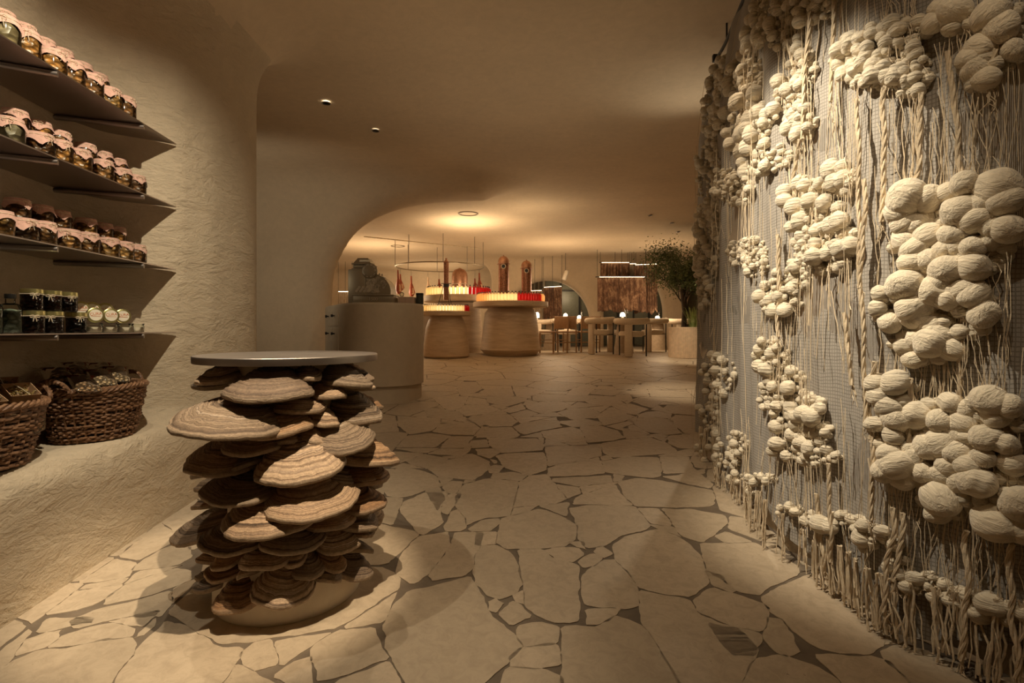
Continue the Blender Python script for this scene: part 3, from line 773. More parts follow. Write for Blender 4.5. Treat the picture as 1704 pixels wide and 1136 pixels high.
for i, (x, y, z, rx, ry, rz) in enumerate(packs):
    if bg is None:
        bg = o = empty('dried_mushroom_bag', (0, 0, 0), '', 'bag')
        for nm, mat, s, T in (('bag_film', M_FILM, 1.0, .028), ('contents', M_DRY, .93, .023)):
            m = MB(); P = []
            for side in (1,):
                for u in range(15):
                    row = []
                    for v_ in range(24):
                        t = v_*2*PI/24; uu = -1+2*u/14; th = math.sqrt(max(0, 1-abs(uu)**3))
                        row.append((uu*.085*s, math.cos(t)*.05*s*(1-.1*abs(uu)**4), math.sin(t)*T*th*(1+.25*mnoise.noise(Vector((uu*3, t*2, s))))+.0))
                    P.append(row)
            m.grid(P, closev=True); m.build(nm, mat, o)
        m = MB(); P = [[(.045+.045*u/4, -.048+.096*v_/4, .006+.018*(1-u/4)) for v_ in range(5)] for u in range(5)]; m.grid(P)
        P = [[(p[0], p[1], p[2]-.0012) for p in r] for r in P]; m.grid(P, flip=True); m.build('label_card', M_LAB, o, False)
        m = MB(); m.box((.062, .0, .0205), (.016, .04, .001), M=Matrix.Rotation(.38, 4, 'Y')); m.build('label_print', M_CREAM, o, False)
    else: o = copy_tree(bg)
    o.location = (x, y, z); o.rotation_euler = (rx*.2, -.30, 2.35+rz); o.location.z += .018; o['group'] = 'bags heaped in the farther basket'
    o['label'] = 'bag of dried mushrooms with dark red label, %s from the kraft trays, %s' % (ORD[i % 3], ('front row' if i < 3 else 'wall side'))
m = MB(); m.prism([(.235*.93*math.cos(t*2*PI/32), .150*.93*math.sin(t*2*PI/32)) for t in range(32)], .10, .185)
o = m.build('loose_dried_mushrooms', M_DRY, None); o.location = (-1.87, 2.43, BZ); o.rotation_euler = (0, 0, math.radians(96)); tag(o, 'dried mushroom filling under the bags in the farther basket', 'dried mushrooms', kind='stuff')
# ---------------- bracket fungus table ----------------
TX, TY = -.822, 2.0; TZ = fz(TY-.25)
tbl = empty('fungus_table', (TX, TY, TZ), 'round display table covered in stacked bracket fungi with steel disc top', 'table')
m = MB(); zt = .957-TZ; m.lathe([(.306, zt-.025), (.314, zt-.0245), (.315, zt-.022), (.315, zt-.002), (.313, zt), (.0005, zt)], n=96); m.build('table_top', M_STEEL, tbl)['label'] = 'brushed steel disc'
m = MB(); m.lathe([(.248, 0), (.252, .01), (.252, .06), (.235, .12), (.205, .22), (.20, zt-.026)], n=64)
m.build('column', simple('column_plaster', (.62, .53, .40), .7, .15, 20), tbl)
def fungus_mat():
    t = NT('bracket_fungus', .75); ring = t.n('ShaderNodeAttribute', attribute_name='ring').outputs['Fac']; v = t.co()
    oi = t.n('ShaderNodeObjectInfo').outputs['Random']
    n = t.noise(v, 18, 5, .6, .5); nf = t.noise(v, 90, 5, .7)
    r = t.math('ADD', ring, t.math('MULTIPLY', t.math('SUBTRACT', n, .5), .09))
    w = t.n('ShaderNodeTexNoise', noise_dimensions='1D'); w.inputs['Scale'].default_value = 11; w.inputs['Detail'].default_value = 5; w.inputs['Roughness'].default_value = .7
    t.l(t.math('ADD', r, t.math('MULTIPLY', oi, 37)), w.inputs['W'])
    band = t.ramp(w.outputs['Fac'], [(.30, (.035, .025, .018)), (.42, (.15, .105, .07)), (.52, (.36, .28, .20)), (.60, (.13, .09, .062)), (.74, (.62, .52, .41))])
    tone = rnd_col(t, [(.95, .86, .78), (1.2, .95, .7), (.75, .72, .68), (1.6, 1.5, 1.4), (1.0, .72, .48), (.85, .8, .74), (1.35, 1.2, 1.05), (.6, .54, .5)])
    c = t.mix(1, band, tone, 'MULTIPLY')
    lip = t.ramp(ring, [(.90, (0, 0, 0)), (.955, (1, 1, 1))]); c = t.mix(t.math('MULTIPLY', lip, .6), c, (.40, .30, .20))
    und = t.ramp(ring, [(.5, (0, 0, 0)), (.51, (1, 1, 1))])
    c = t.mix(.35, c, t.mix(1, c, t.ramp(nf, [(.35, (.35,)*3), (.65, (1.5,)*3)]), 'MULTIPLY'))
    return t.out(c, None, t.bump(nf, .5, .004, t.bump(w.outputs['Fac'], .5, .012)))
M_FUN = fungus_mat()
def fungus(w_, d, h, seed, nr):
    rn = random.Random(seed); NA, NR = 36, 30; P = []; A = []
    p1, p2 = rn.uniform(0, 6), rn.uniform(0, 6); lp = rn.uniform(.02, .05)
    th = .012+.10*h; pw = rn.uniform(1.3, 2.2); scal = rn.uniform(.3, 1)
    for i in range(NA+1):
        a = -2.15+4.3*i/NA; wob = 1+lp*math.sin(3*a+p1)+.018*math.sin(7*a+p2)+.012*math.sin(17*a+p1)
        ex, ey = d*(.40+.60*math.cos(a)*wob), w_/2*math.sin(a)*wob
        sag = .006*math.sin(3*a+p1)*scal
        row = []; ra = []
        for j in range(NR+1):
            r = j/NR; rr = .12+.86*r
            q = r*nr; fr = q-math.floor(q); ter = (fr**3)
            zt_ = h*(1-r**pw)+h*.055*math.sin(PI*fr)+.0022*math.sin(q*2*PI)+sag*r
            rr += .010*ter
            row.append((ex*rr-.02, ey*rr, zt_+.003*mnoise.noise(Vector((ex*rr*25, ey*rr*25, seed))))); ra.append(r*.9)
        for j in range(1, 6):      # rounded lip
            t = PI*j/5; row.append((ex*(.98+.02*math.sin(t)+.008)-.02, ey*(.98+.02*math.sin(t)+.008), -th*(1-math.cos(t))/2+sag)); ra.append(.92+.015*j)
        for j in range(1, 7):      # pale underside
            r = 1-j/6; row.append((ex*(.12+.84*r)-.02, ey*(.12+.84*r), -th-.35*h*(1-r)+sag*r)); ra.append(.98)
        P.append(row); A.append(ra)
    m = MB(); m.grid(P); me = bpy.data.meshes.new('bracket_fungus'); me.from_pydata(m.v, [], m.f)
    at = me.attributes.new('ring', 'FLOAT', 'POINT'); at.data.foreach_set('value', [x for r in A for x in r])
    return me
FL = """447 661 143 50|366 726 200 58|447 718 125 52|358 634 68 24|300 644 44 24|330 620 42 16|577 636 85 34|514 617 50 14|628 611 34 14|637 645 45 20|606 690 82 50|650 686 36 18|493 688 88 30|548 663 58 24|538 706 58 28|577 736 110 42|622 766 110 58|664 743 44 38|350 780 112 48|420 756 100 28|505 790 144 60|315 813 48 34|345 792 45 16|405 777 80 18|640 800 90 38|622 786 80 28|390 834 122 36|517 853 156 62|595 840 95 44|627 866 78 48|316 882 102 48|350 845 56 22|440 893 150 58|548 876 90 32|377 920 100 40|480 919 106 38|562 916 70 42|604 888 60 26|635 917 38 30|594 950 66 50|436 950 88 38|376 945 46 28|368 964 58 28|333 928 40 22|330 958 36 26|352 979 50 26|334 979 26 18|388 1020 84 58|472 1000 102 54|417 965 30 16|514 957 58 32|494 938 40 24|550 943 42 32|543 967 38 14|320 906 30 18|632 884 36 22|418 915 24 12|500 745 70 26|560 800 70 30|470 735 60 24|395 690 70 40|530 735 60 24|460 870 60 22|590 700 60 30"""
for i, s in enumerate(FL.split('|')):
    px, py, wp, hp = map(float, s.split()); Y = 1.62; Ym = 1.72
    for _ in range(5):
        w_ = wp/FPX*Ym; d = max(.11, min(.24, w_*.66+.02))*(1.0+.35*min(1, abs(px-462)/150)**1.5); R = .205+d-.03; dx = (px-CX)/FPX*Ym-TX
        ph = math.asin(max(-.985, min(.985, dx/(R-.4*d)))); Y = TY-R*math.cos(ph); Ym = TY-(R-.4*d)*math.cos(ph)
    z = EYE-(py-HY)/FPX*Y+.05*d; pitch = (EYE-z)/Y; h = max(.026, min(.095, hp/FPX*Y*.88-d*pitch*.40))
    z = min(z, .915-h); me = fungus(max(w_, .05), d, h, i, max(3, int(w_*26+2))); o = link('bracket_fungus', me, M_FUN, tbl)
    o.location = (.20*math.sin(ph), -.20*math.cos(ph), z-TZ+.012); o.rotation_euler = (random.uniform(-.20, .20), .12+random.uniform(-.09, .12), ph-PI/2+random.uniform(-.22, .22))
rn = random.Random(9)
for i in range(16):
    ph = rn.uniform(1.7, 4.6); w_ = rn.uniform(.12, .26); o = link('bracket_fungus', fungus(w_, .16, .05, 100+i, 5), M_FUN, tbl)
    o.location = (.20*math.sin(ph), -.20*math.cos(ph), .2+i*.04); o.rotation_euler = (0, .12, ph-PI/2)
# ---------------- right: woven wool hanging ----------------
CP = np.array([(1.335, 3.95), (1.325, 3.7), (1.30, 3.45), (1.22, 3.0), (1.16, 2.6), (1.13, 2.2), (1.19, 1.8), (1.33, 1.5), (1.52, 1.25), (1.85, 1.02), (2.3, .9)])
def _spl():
    P = [CP[0]]+list(CP)+[CP[-1]]; out = []
    for i in range(1, len(P)-2):
        for t in np.linspace(0, 1, 20, endpoint=False):
            a, b, c, d = P[i-1], P[i], P[i+1], P[i+2]
            out.append(.5*((2*b)+(-a+c)*t+(2*a-5*b+4*c-d)*t*t+(-a+3*b-3*c+d)*t**3))
    out.append(CP[-1]); out = np.array(out); L = np.r_[0, np.cumsum(np.linalg.norm(np.diff(out, axis=0), axis=1))]; return out, L
CS, CL = _spl(); CLEN = CL[-1]
def cpt(u):
    u = max(0, min(CLEN, u)); x = np.interp(u, CL, CS[:, 0]); y = np.interp(u, CL, CS[:, 1])
    x2 = np.interp(u+.02, CL, CS[:, 0]); y2 = np.interp(u+.02, CL, CS[:, 1]); x1 = np.interp(u-.02, CL, CS[:, 0]); y1 = np.interp(u-.02, CL, CS[:, 1])
    dx, dy = x2-x1, y2-y1; L = math.hypot(dx, dy)+1e-9; return x, y, dy/L, -dx/L     # normal faces the aisle
def fold(u, z): return .022*math.sin(u*9+.6*math.sin(z*1.3))+.012*math.sin(u*23+z*.7)+.02*mnoise.noise(Vector((u*2.2, z*1.1, 3)))
RZ = 2.86
def csurf(u, z, off=0):
    x, y, nx, ny = cpt(u)
    if nx > 0: nx, ny = -nx, -ny
    f = fold(u, z)+off; k = min(1, max(0, (RZ-z)/.5)); x += .07*(1-k)
    return Vector((x+nx*f, y+ny*f, z))
RAT = CS[:, 0]/CS[:, 1]
def cpx(px, py, off=0):
    r = (px-CX)/FPX; i = next((k for k in range(len(RAT)-1) if RAT[k] <= r < RAT[k+1]), None)
    if i is None: u = 0 if r < RAT[0] else CLEN
    else: u = CL[i]+(CL[i+1]-CL[i])*(r-RAT[i])/(RAT[i+1]-RAT[i])
    Y = np.interp(u, CL, CS[:, 1]); z = EYE-(py-HY)/FPX*Y; return u, z, Y
hang = empty('wool_wall_hanging', (1.3, 2.4, RZ), 'large cream woven hanging with felted wool puffs and fringes along the aisle', 'wall hanging')
def toh(m):
    m.v = [(v[0]-1.3, v[1]-2.4, v[2]-RZ) for v in m.v]; return m
rail = empty('curtain_rail', (1.37, 3.5, RZ+.03), 'dark metal rail on the ceiling carrying the wool hanging', 'rail')
m = MB(); m.tube([(cpt(u)[0]+.07-1.37, cpt(u)[1]-3.5, 0) for u in np.arange(.25, CLEN, .08)], .011, 8); m.build('rail_tube', M_BLACK, rail)
x, y = cpt(.25)[:2]; m = MB(); m.box((x+.07-1.37, y-3.5, .01), (.045, .03, .05), bev=.005); m.build('end_bracket', M_BLACK, rail)
m = MB()
for u in np.arange(.5, CLEN, .55): m.tube([(cpt(u)[0]+.07-1.37, cpt(u)[1]-3.5, 0), (cpt(u)[0]+.07-1.37, cpt(u)[1]-3.5, CEIL-RZ-.03)], .006, 6)
m.build('ceiling_hanger', M_BLACK, rail)
def weave_mat():
    t = NT('loose_weave', .9); uv = t.n('ShaderNodeUVMap').outputs[0]
    sp = t.n('ShaderNodeSeparateXYZ'); t.l(uv, sp.inputs[0]); U, V_ = sp.outputs[0], sp.outputs[1]
    ns = t.noise(uv, 9, 4); ns2 = t.noise(uv, 2.1, 3)
    def thr(c, per, w_, ph=0):
        a = t.math('ADD', t.math('MULTIPLY', c, 1/per), t.math('MULTIPLY', ns, ph)); f = t.math('FRACT', a); return t.math('LESS_THAN', f, w_)
    vx = thr(U, .0040, .62, .3); vx2 = thr(U, .0105, .24, .8); hy = thr(V_, .0052, .55, .6); hy2 = thr(V_, .0125, .26, 2)
    wov = t.math('GREATER_THAN', ns2, .42)                          # where weft was woven in
    strip = t.math('GREATER_THAN', t.noise(t.n('ShaderNodeVectorMath', operation='MULTIPLY').outputs[0], 1), 2)
    cov = t.math('MAXIMUM', vx, t.math('MULTIPLY', wov, hy))
    c = t.mix(t.math('MULTIPLY', hy, .45), (.40, .365, .325), (.23, .215, .195))
    c = t.mix(t.math('MULTIPLY', t.math('MAXIMUM', vx2, t.math('MULTIPLY', hy2, wov)), .75), c, (.09, .078, .066))
    c = t.mix(t.math('MULTIPLY', t.noise(uv, 30, 4, .7), .5), c, (.50, .455, .39))
    m = t.out(c, None, t.bump(cov, .6, .003)); 
    t.l(t.math('MAXIMUM', cov, t.math('MULTIPLY', wov, .72)), t.b.inputs['Alpha']); return m
M_WEAVE = weave_mat()
def wool_mat(name, col):
    t = NT(name, .95, col); v = t.co(scale=(1, 1, 7)); f = t.noise(v, 9, 5, .6, .8); fine = t.noise(t.co(), 160, 3)
    c = t.ramp(f, [(.3, tuple(x*.74 for x in col)), (.7, col)])
    t.b.inputs['Sheen Weight'].default_value = .35; t.b.inputs['Sheen Roughness'].default_value = .6
    return t.out(c, None, t.bump(fine, .4, .003, t.bump(f, .9, .03)))
M_WOOL = wool_mat('felted_wool', (.88, .76, .57)); 
def wool2(col):
    t = NT('felted_wool_tuft', .95, col); v = t.co(scale=(3.2, 3.2, .7)); f = t.noise(v, 2.6, 4, .6, .6); fine = t.noise(t.co(scale=(1, 1, .3)), 34, 3)
    t.b.inputs['Sheen Weight'].default_value = .35; t.b.inputs['Sheen Roughness'].default_value = .6
    return t.out(t.ramp(f, [(.3, tuple(x*.78 for x in col)), (.65, col)]), None, t.bump(fine, .3, .0012, t.bump(f, .8, .010)))
M_WOOL2 = wool2((.88, .76, .57))
M_YARN = simple('hemp_yarn', (.66, .54, .38), .9, .5, 300, .15)
us = np.arange(.12, CLEN-.02, .0125); zs_ = np.linspace(0, 1, 60)
V, F, UV = [], [], []
for u in us:
    zb = fz(cpt(u)[1])+.10+.04*math.sin(u*5)+.03*math.sin(u*13)
    for t in zs_:
        z = RZ-.01+(zb-RZ)*t; V.append(tuple(csurf(u, z)-Vector((1.3, 2.4, RZ)))); UV.append((u, z))
nz = len(zs_)
for i in range(len(us)-1):
    for j in range(nz-1): F.append((i*nz+j, i*nz+j+1, (i+1)*nz+j+1, (i+1)*nz+j))
me = bpy.data.meshes.new('woven_cloth'); me.from_pydata(V, [], F); ul = me.uv_layers.new(name='UVMap')
idx = np.empty(len(me.loops), np.int32); me.loops.foreach_get('vertex_index', idx); ul.data.foreach_set('uv', np.array(UV)[idx].ravel())
link('woven_cloth', me, M_WEAVE, hang)
# puff shapes
def puff_shape(sub, seed):
    rn = random.Random(seed); bm = bmesh.new(); bmesh.ops.create_icosphere(bm, subdivisions=sub, radius=.5)
    k = rn.uniform(1.0, 1.25); tw = rn.uniform(-1, 1); cr = rn.uniform(0, .16)
    for v in bm.verts:
        p = v.co.copy(); a = math.atan2(p.y, p.x); z = p.z*2
        r = 1+.012*math.sin(7*a+tw*3*z+seed)-cr*math.exp(-((z-(.1*seed % .5))/.3)**2)
        r *= 1-.25*abs(z)**4; n = mnoise.noise(p*1.8+Vector((seed, 0, 0)))*.10
        v.co = Vector((p.x*r*(1+n), p.y*r*(1+n), p.z*k*(1+n)))
    vs = [v.co.copy() for v in bm.verts]
    for i, v in enumerate(bm.verts): v.index = i
    fs = [[v.index for v in f.verts] for f in bm.faces]; bm.free(); return vs, fs
BIG = []
for s in range(4):
    vs, fs = puff_shape(4, s+1); me = bpy.data.meshes.new('wool_puff'); me.from_pydata([tuple(v) for v in vs], [], fs); me.materials.append(M_WOOL2)
    me.polygons.foreach_set('use_smooth', [True]*len(me.polygons)); BIG.append(me)
SMALL = [puff_shape(2, s+11) for s in range(6)]
MED = [puff_shape(3, s+31) for s in range(5)]
# clusters: ellipses in the photo (cx cy rx ry puff)
CLU = """1190 160 14 70 13,1186 290 12 70 12,1180 400 12 60 12,1176 470 9 45 11
1258 45 26 45 19,1248 130 32 50 21,1252 205 45 45 22,1275 262 40 28 20
1310 58 22 26 17,1335 18 48 18 19,1360 5 25 10 18
1338 112 22 34 17,1322 172 28 46 20,1335 205 25 22 22
1425 95 40 36 24,1492 95 46 42 23,1508 52 42 20 20,1532 120 18 38 18,1470 130 40 22 22,1520 150 20 16 20
1600 35 40 18 36,1670 30 34 24 40,1665 80 34 34 36,1635 122 30 22 30
1350 325 44 26 26,1410 300 26 24 26,1362 365 48 34 26,1400 400 40 34 25,1342 415 26 26 18,1385 432 34 18 24
1570 350 58 30 46,1640 330 46 36 50,1555 400 58 42 42,1640 400 46 56 38,1575 465 62 50 42,1510 515 34 32 36,1595 520 62 44 44,1545 575 46 26 38
1235 315 30 26 13,1215 300 18 20 12
1248 420 34 26 13,1262 440 22 20 12
1325 455 22 28 17,1300 485 24 22 18,1302 505 22 14 20,1338 418 18 18 16
1290 590 20 30 20,1306 632 22 20 20,1289 655 14 26 14,1300 668 16 10 12
1335 680 46 26 20,1345 718 44 30 24,1330 745 30 20 20,1362 760 44 14 14
1500 650 26 22 36,1497 715 28 46 36,1560 690 56 30 38,1645 700 56 38 40,1560 750 58 40 38,1640 770 60 48 42,1598 820 66 34 42,1685 840 26 48 46,1520 770 26 24 40
1228 740 12 22 12,1222 765 12 14 12
1188 690 14 26 12,1190 740 16 34 14
1200 625 24 40 13
1232 795 12 8 11,1248 806 10 8 12,1262 800 12 8 12,1285 796 16 8 11,1258 822 9 9 18
1317 848 12 8 13,1345 862 14 10 13,1377 872 14 10 14,1408 862 18 9 15,1436 869 14 10 16,1457 878 12 10 18,1480 886 14 12 18,1499 899 10 9 18,1386 872 9 9 24,1460 900 12 10 26
1510 940 14 14 30,1522 973 14 12 30,1545 962 18 12 22,1572 982 20 12 22,1602 994 18 12 22,1628 1004 16 12 24,1648 1008 16 14 42,1684 1020 24 14 28"""
rn = random.Random(21); n_big = 0; GROUPS = []
for line in CLU.split('\n'):
    gs = []
    for el in line.split(','):
        a = list(map(float, el.split())); hit = [g for g in gs if any(abs(a[0]-b[0]) < (a[2]+b[2])*.95 and abs(a[1]-b[1]) < (a[3]+b[3])*.95 for b in g)]
        new = [a]
        for g in hit: new += g; gs.remove(g)
        gs.append(new)
    GROUPS += [','.join(' '.join(map(str, b)) for b in g) for g in gs]
def cluster_objs():
    global n_big
    for ci, line in enumerate(GROUPS):
        base = MB(); bigs = []
        for el in line.split(','):
            cx, cy, rx, ry, s = map(float, el.split()); pts = []
            sx = .62*s; tries = 0
            while tries < 260:
                tries += 1; a = rn.uniform(0, 2*PI); q = math.sqrt(rn.random())*1.0; x, y = cx+rx*q*math.cos(a), cy+ry*q*math.sin(a)
                if any((x-b)**2+(y-c)**2 < (sx*.92)**2 for b, c in pts): continue
                pts.append((x, y))
            kn = []; tries = 0; sk = .34*s
            while tries < 420:
                tries += 1; a = rn.uniform(0, 2*PI); q = math.sqrt(rn.random())*.97; x, y = cx+rx*q*math.cos(a), cy+ry*q*math.sin(a)
                if any((x-b)**2+(y-c)**2 < sk*sk for b, c in kn): continue
                kn.append((x, y)); u, z, Y = cpx(x, y); D = s*rn.uniform(.42, .62)/FPX*Y
                if Y < 1.0: continue
                vs, fs = SMALL[rn.randrange(5)]; M = Matrix.Translation(csurf(u, z, D*.25)) @ Matrix.Rotation(rn.uniform(0, 6), 4, 'Z') @ Matrix.Rotation(PI/2, 4, 'Y') @ Matrix.Diagonal((D, D, D*1.15, 1))
                base.add([M @ v for v in vs], fs)
            for x, y in pts:
                d = s*rn.choice((.5, .62, .8, .95, 1.0, 1.25)); u, z, Y = cpx(x, y); D = d/FPX*Y
                if Y < 1.0: continue
                X_, Y_, nx, ny = cpt(u)
                # the foreshortened flank of the hanging packs puffs by real width
                p = csurf(u, z, D*.30+rn.uniform(.0, .025)); M = Matrix.Translation(p) @ Matrix.Rotation(rn.uniform(0, 2*PI), 4, 'Z') @ Matrix.Rotation(PI/2+rn.uniform(-.6, .6), 4, 'Y') @ Matrix.Rotation(rn.uniform(0, 6), 4, 'Z')
                sc = (D*1.12, D*1.0, D*1.05); M = M @ Matrix.Diagonal((*sc, 1))
                if d > 33 and len(bigs)+n_big < 96: bigs.append(M)
                else:
                    vs, fs = (MED if d > 17 else SMALL)[rn.randrange(5)]; base.add([M @ v for v in vs], fs)
        # felted backing knots
        if not base.v:
            continue
        b = toh(base); me = bpy.data.meshes.new('wool_cluster'); me.from_pydata(b.v, [], b.f); o = link('wool_cluster', me, M_WOOL, hang)
        for M in bigs:
            q = link('wool_puff', BIG[rn.randrange(4)], None, o); q.matrix_local = Matrix.Translation((-1.3, -2.4, -RZ)) @ M; n_big += 1
cluster_objs()
def strand(m, u0, z0, u1, z1, r, off, wig=.01, n=10, seed=0, ply=1):
    for k in range(ply):
        pts = []
        for i in range(n+1):
            t = i/n; u = u0+(u1-u0)*t; z = z0+(z1-z0)*t; a = t*abs(z1-z0)*55+k*2*PI/max(ply, 1)
            w_ = wig*(mnoise.noise(Vector((t*3+seed*1.7, seed, 0)))); tw = r*.9 if ply > 1 else 0
            p = csurf(u+w_+tw*math.cos(a), z, off+tw*math.sin(a)+w_*.5); p.z = max(p.z, fz(p.y)+.006); pts.append(p)
        m.tube(pts, r, 4 if r < .003 else 5)
ROPES = [(1361, 22, 1347, 232), (1398, -5, 1393, 170), (1453, 168, 1462, 400), (1496, 150, 1492, 372), (1590, 92, 1612, 292), (1531, 628, 1526, 770), (1545, 160, 1540, 300), (1462, 380, 1470, 700), (1470, 300, 1462, 480), (1668, 60, 1652, 150), (1306, 390, 1308, 560), (1432, 520, 1446, 640),
         (1397, 770, 1396, 935), (1376, 820, 1386, 950), (1510, 840, 1498, 1010), (1525, 850, 1512, 960), (1625, 880, 1612, 1090), (1690, 900, 1700, 1120), (1480, 600, 1478, 860), (1316, 60, 1330, 110), (1340, 232, 1322, 300)]
for i, (x0, y0, x1, y1) in enumerate(ROPES):
    u0, z0, _ = cpx(x0, y0); u1, z1, _ = cpx(x1, y1); L = abs(z1-z0)+.02; m = MB()
    strand(m, u0, z0, u1, z1, .0042, .045, .02, max(10, int(L*60)), i, 3)
    for k in range(5): strand(m, u1+rn.uniform(-.005, .005), z1+.01, u1+rn.uniform(-.02, .02), z1-rn.uniform(.03, .08), .0012, .04, .02, 5, i+k)
    toh(m).build('twisted_rope', M_YARN, hang)
m = MB()
for i in range(90):
    u = rn.uniform(.15, CLEN-.5); z0 = rn.uniform(.5, 2.84); L = rn.uniform(.15, .9)
    strand(m, u, z0, u+rn.uniform(-.07, .07), max(z0-L, .25), rn.choice((.0009, .0012, .0018)), rn.uniform(.012, .06), .03, 8, i)
for line in CLU.split('\n'):
    for el in line.split(','):
        cx, cy, rx, ry, s = map(float, el.split())
        for k in range(int(rx/9)+1):
            x = cx+rn.uniform(-rx, rx); u, z, Y = cpx(x, cy+ry*.7)
            strand(m, u, z, u+rn.uniform(-.03, .03), max(.25, z-rn.uniform(.1, .5)), rn.choice((.0008, .0011, .0018)), .03, .02, 7, k)
            u, z, Y = cpx(x, cy-ry*.9); strand(m, u, z, u+rn.uniform(-.04, .04), min(2.84, z+rn.uniform(.08, .45)), .0012, .035, .02, 7, k+5)
o = toh(m).build('loose_threads', M_YARN, hang); o['kind'] = 'stuff'
# fringe tassels down to the floor
u = .3; i = 0
while u < CLEN-.45:
    x, y, _, _ = cpt(u); zf = fz(y); near = y < 2.0; m = MB(); top = zf+(.25 if near else .17)+.05*math.sin(u*5)
    for k in range(9 if near else 7):
        du = rn.gauss(0, .010); strand(m, u+du*.4, top, u+du*1.6, zf+rn.uniform(.004, .05), rn.choice((.0022, .003, .0036)) if near else .0022, .035+rn.uniform(-.012, .012), .02, 7, i*9+k)
    toh(m).build('fringe_tassel', M_YARN, hang); u += rn.uniform(.05, .11) if not near else rn.uniform(.035, .06); i += 1
# lower cloth hem lying behind the fringe
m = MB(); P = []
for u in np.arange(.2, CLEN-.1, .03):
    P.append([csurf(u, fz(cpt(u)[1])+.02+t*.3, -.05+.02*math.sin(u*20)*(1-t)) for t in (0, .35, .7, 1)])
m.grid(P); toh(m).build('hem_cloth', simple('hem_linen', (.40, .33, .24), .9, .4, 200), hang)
# ---------------- counter ----------------
M_CNT = plaster('plaster_counter', (.56, .46, .33), .25)
def smooth_poly(pts, it=3):
    for _ in range(it):
        q = []
        for i in range(len(pts)):
            a, b = pts[i], pts[(i+1) % len(pts)]; q += [(a[0]*.75+b[0]*.25, a[1]*.75+b[1]*.25), (a[0]*.25+b[0]*.75, a[1]*.25+b[1]*.75)]
        pts = q
    return pts
CO = (-1.6, 6.2); cz = fz(5.9)
cnt = empty('service_counter', (*CO, cz), 'low curved plaster counter carrying the antique cash register', 'counter')
poly = smooth_poly([(-2.37, 6.78), (-2.10, 6.30), (-1.83, 5.80), (-1.60, 5.58), (-1.32, 5.55), (-1.08, 5.70), (-.99, 5.97), (-.985, 6.05), (-1.11, 6.75), (-1.25, 7.0), (-1.7, 7.0), (-2.3, 6.95)])
m = MB(); top = 1.325-cz; pl_ = [(x-CO[0], y-CO[1]) for x, y in poly]; cxm = sum(p[0] for p in pl_)/len(pl_); cym = sum(p[1] for p in pl_)/len(pl_)
def insetp(k): return [(cxm+(x-cxm)*(1-k), cym+(y-cym)*(1-k)) for x, y in pl_]
P = [[(x, y, z) for x, y in insetp(k)] for k, z in ((0, .175), (0, top-.03), (.008, top-.012), (.03, top), (.999, top))]
m.grid([list(r) for r in P], closev=True); P2 = insetp(.02); m.add([(x, y, .175) for x, y in P2], [list(range(len(P2)))]); m.build('counter_body', M_CNT, cnt)
m = MB(); m.prism(insetp(.045), -.02, .178); m.build('plinth', M_CNT, cnt, ang=30)
# drawers on the left flank
d = Vector((-2.10+1.83, 6.30-5.80, 0)).normalized(); ang = math.atan2(d.y, d.x); nrm = Vector((d.y, -d.x, 0)); nrm = -nrm if nrm.x > 0 else nrm
for (t, z0, z1, nm) in ((.25, .80, .98, 'drawer'), (.62, .80, .98, 'drawer'), (.25, .42, .78, 'cupboard_door'), (.62, .42, .78, 'cupboard_door')):
    c = Vector((-1.86, 5.86, 0))+d*t+nrm*.004; c -= Vector((*CO, 0)); m = MB(); m.box((c.x, c.y, (z0+z1)/2), (.34, .012, z1-z0-.01), rz=ang, bev=.002)
    q = m.build(nm, M_CNT, cnt, False)
    k = MB(); p = c+nrm*.012; k.tube([p+Vector((0, 0, z1-.06)), p+nrm*.03+Vector((0, 0, z1-.06))], .008, 8); k.tube([p+nrm*.03+Vector((0, 0, z1-.075)), p+nrm*.03+Vector((0, 0, z1-.045))], .012, 8)
    k.build('knob', M_BLACK, q)
CT = 1.325+.0005
# cash register
M_REG = brushed('tarnished_brass', (.33, .275, .19), .42, metallic=.6); M_REGL = brushed('worn_nickel', (.62, .54, .42), .35, metallic=.55)
RO = Vector((-1.57, 6.0, CT))
reg = empty('cash_register', RO, 'ornate antique brass cash register on the plaster counter', 'cash register')
def rx_(px): return (px-CX)/FPX*6.0-RO.x
def rz_(py): return EYE-(py-HY)/FPX*6.0-CT
m = MB(); m.box(((rx_(595)+rx_(661))/2, 0, .045), (rx_(661)-rx_(595), .36, .085), bev=.008); m.box(((rx_(595)+rx_(661))/2, -.005, .088), (rx_(661)-rx_(595)+.012, .375, .012), bev=.004)
m.box(((rx_(595)+rx_(661))/2, -.005, .006), (rx_(661)-rx_(595)+.012, .375, .012), bev=.004); m.build('drawer_base', M_REG, reg)
text_obj('1500', .05, M_REGL, reg, Matrix.Translation((rx_(628), -.186, .045)) @ Matrix.Rotation(PI/2, 4, 'X'), 'base_numerals', .002)
m = MB(); m.box((rx_(600), .0, .185), (rx_(617)-rx_(588), .30, .37), bev=.012); m.box((rx_(603), 0, .33), (.17, .27, .11), bev=.01); m.build('register_cabinet', M_REG, reg)
m = MB(); x0, x1, zb = rx_(606), rx_(653), .094
prof = [(x0, zb), (x1+.012, zb), (x1+.012, zb+.05)]+[(x0+.06+(x1-x0-.05)*math.cos(a), zb+.05+.19*math.sin(a)) for a in np.linspace(.1, 1.25, 8)]+[(x0, zb+.25)]
for sy in (-.14,): m.add([(x, y, z) for y in (-.14, .14) for x, z in prof], [list(range(len(prof))), list(range(2*len(prof)-1, len(prof)-1, -1))]+[[i, (i+1) % len(prof), len(prof)+(i+1) % len(prof), len(prof)+i] for i in range(len(prof))])
m.build('curved_side', M_REG, reg, ang=30)
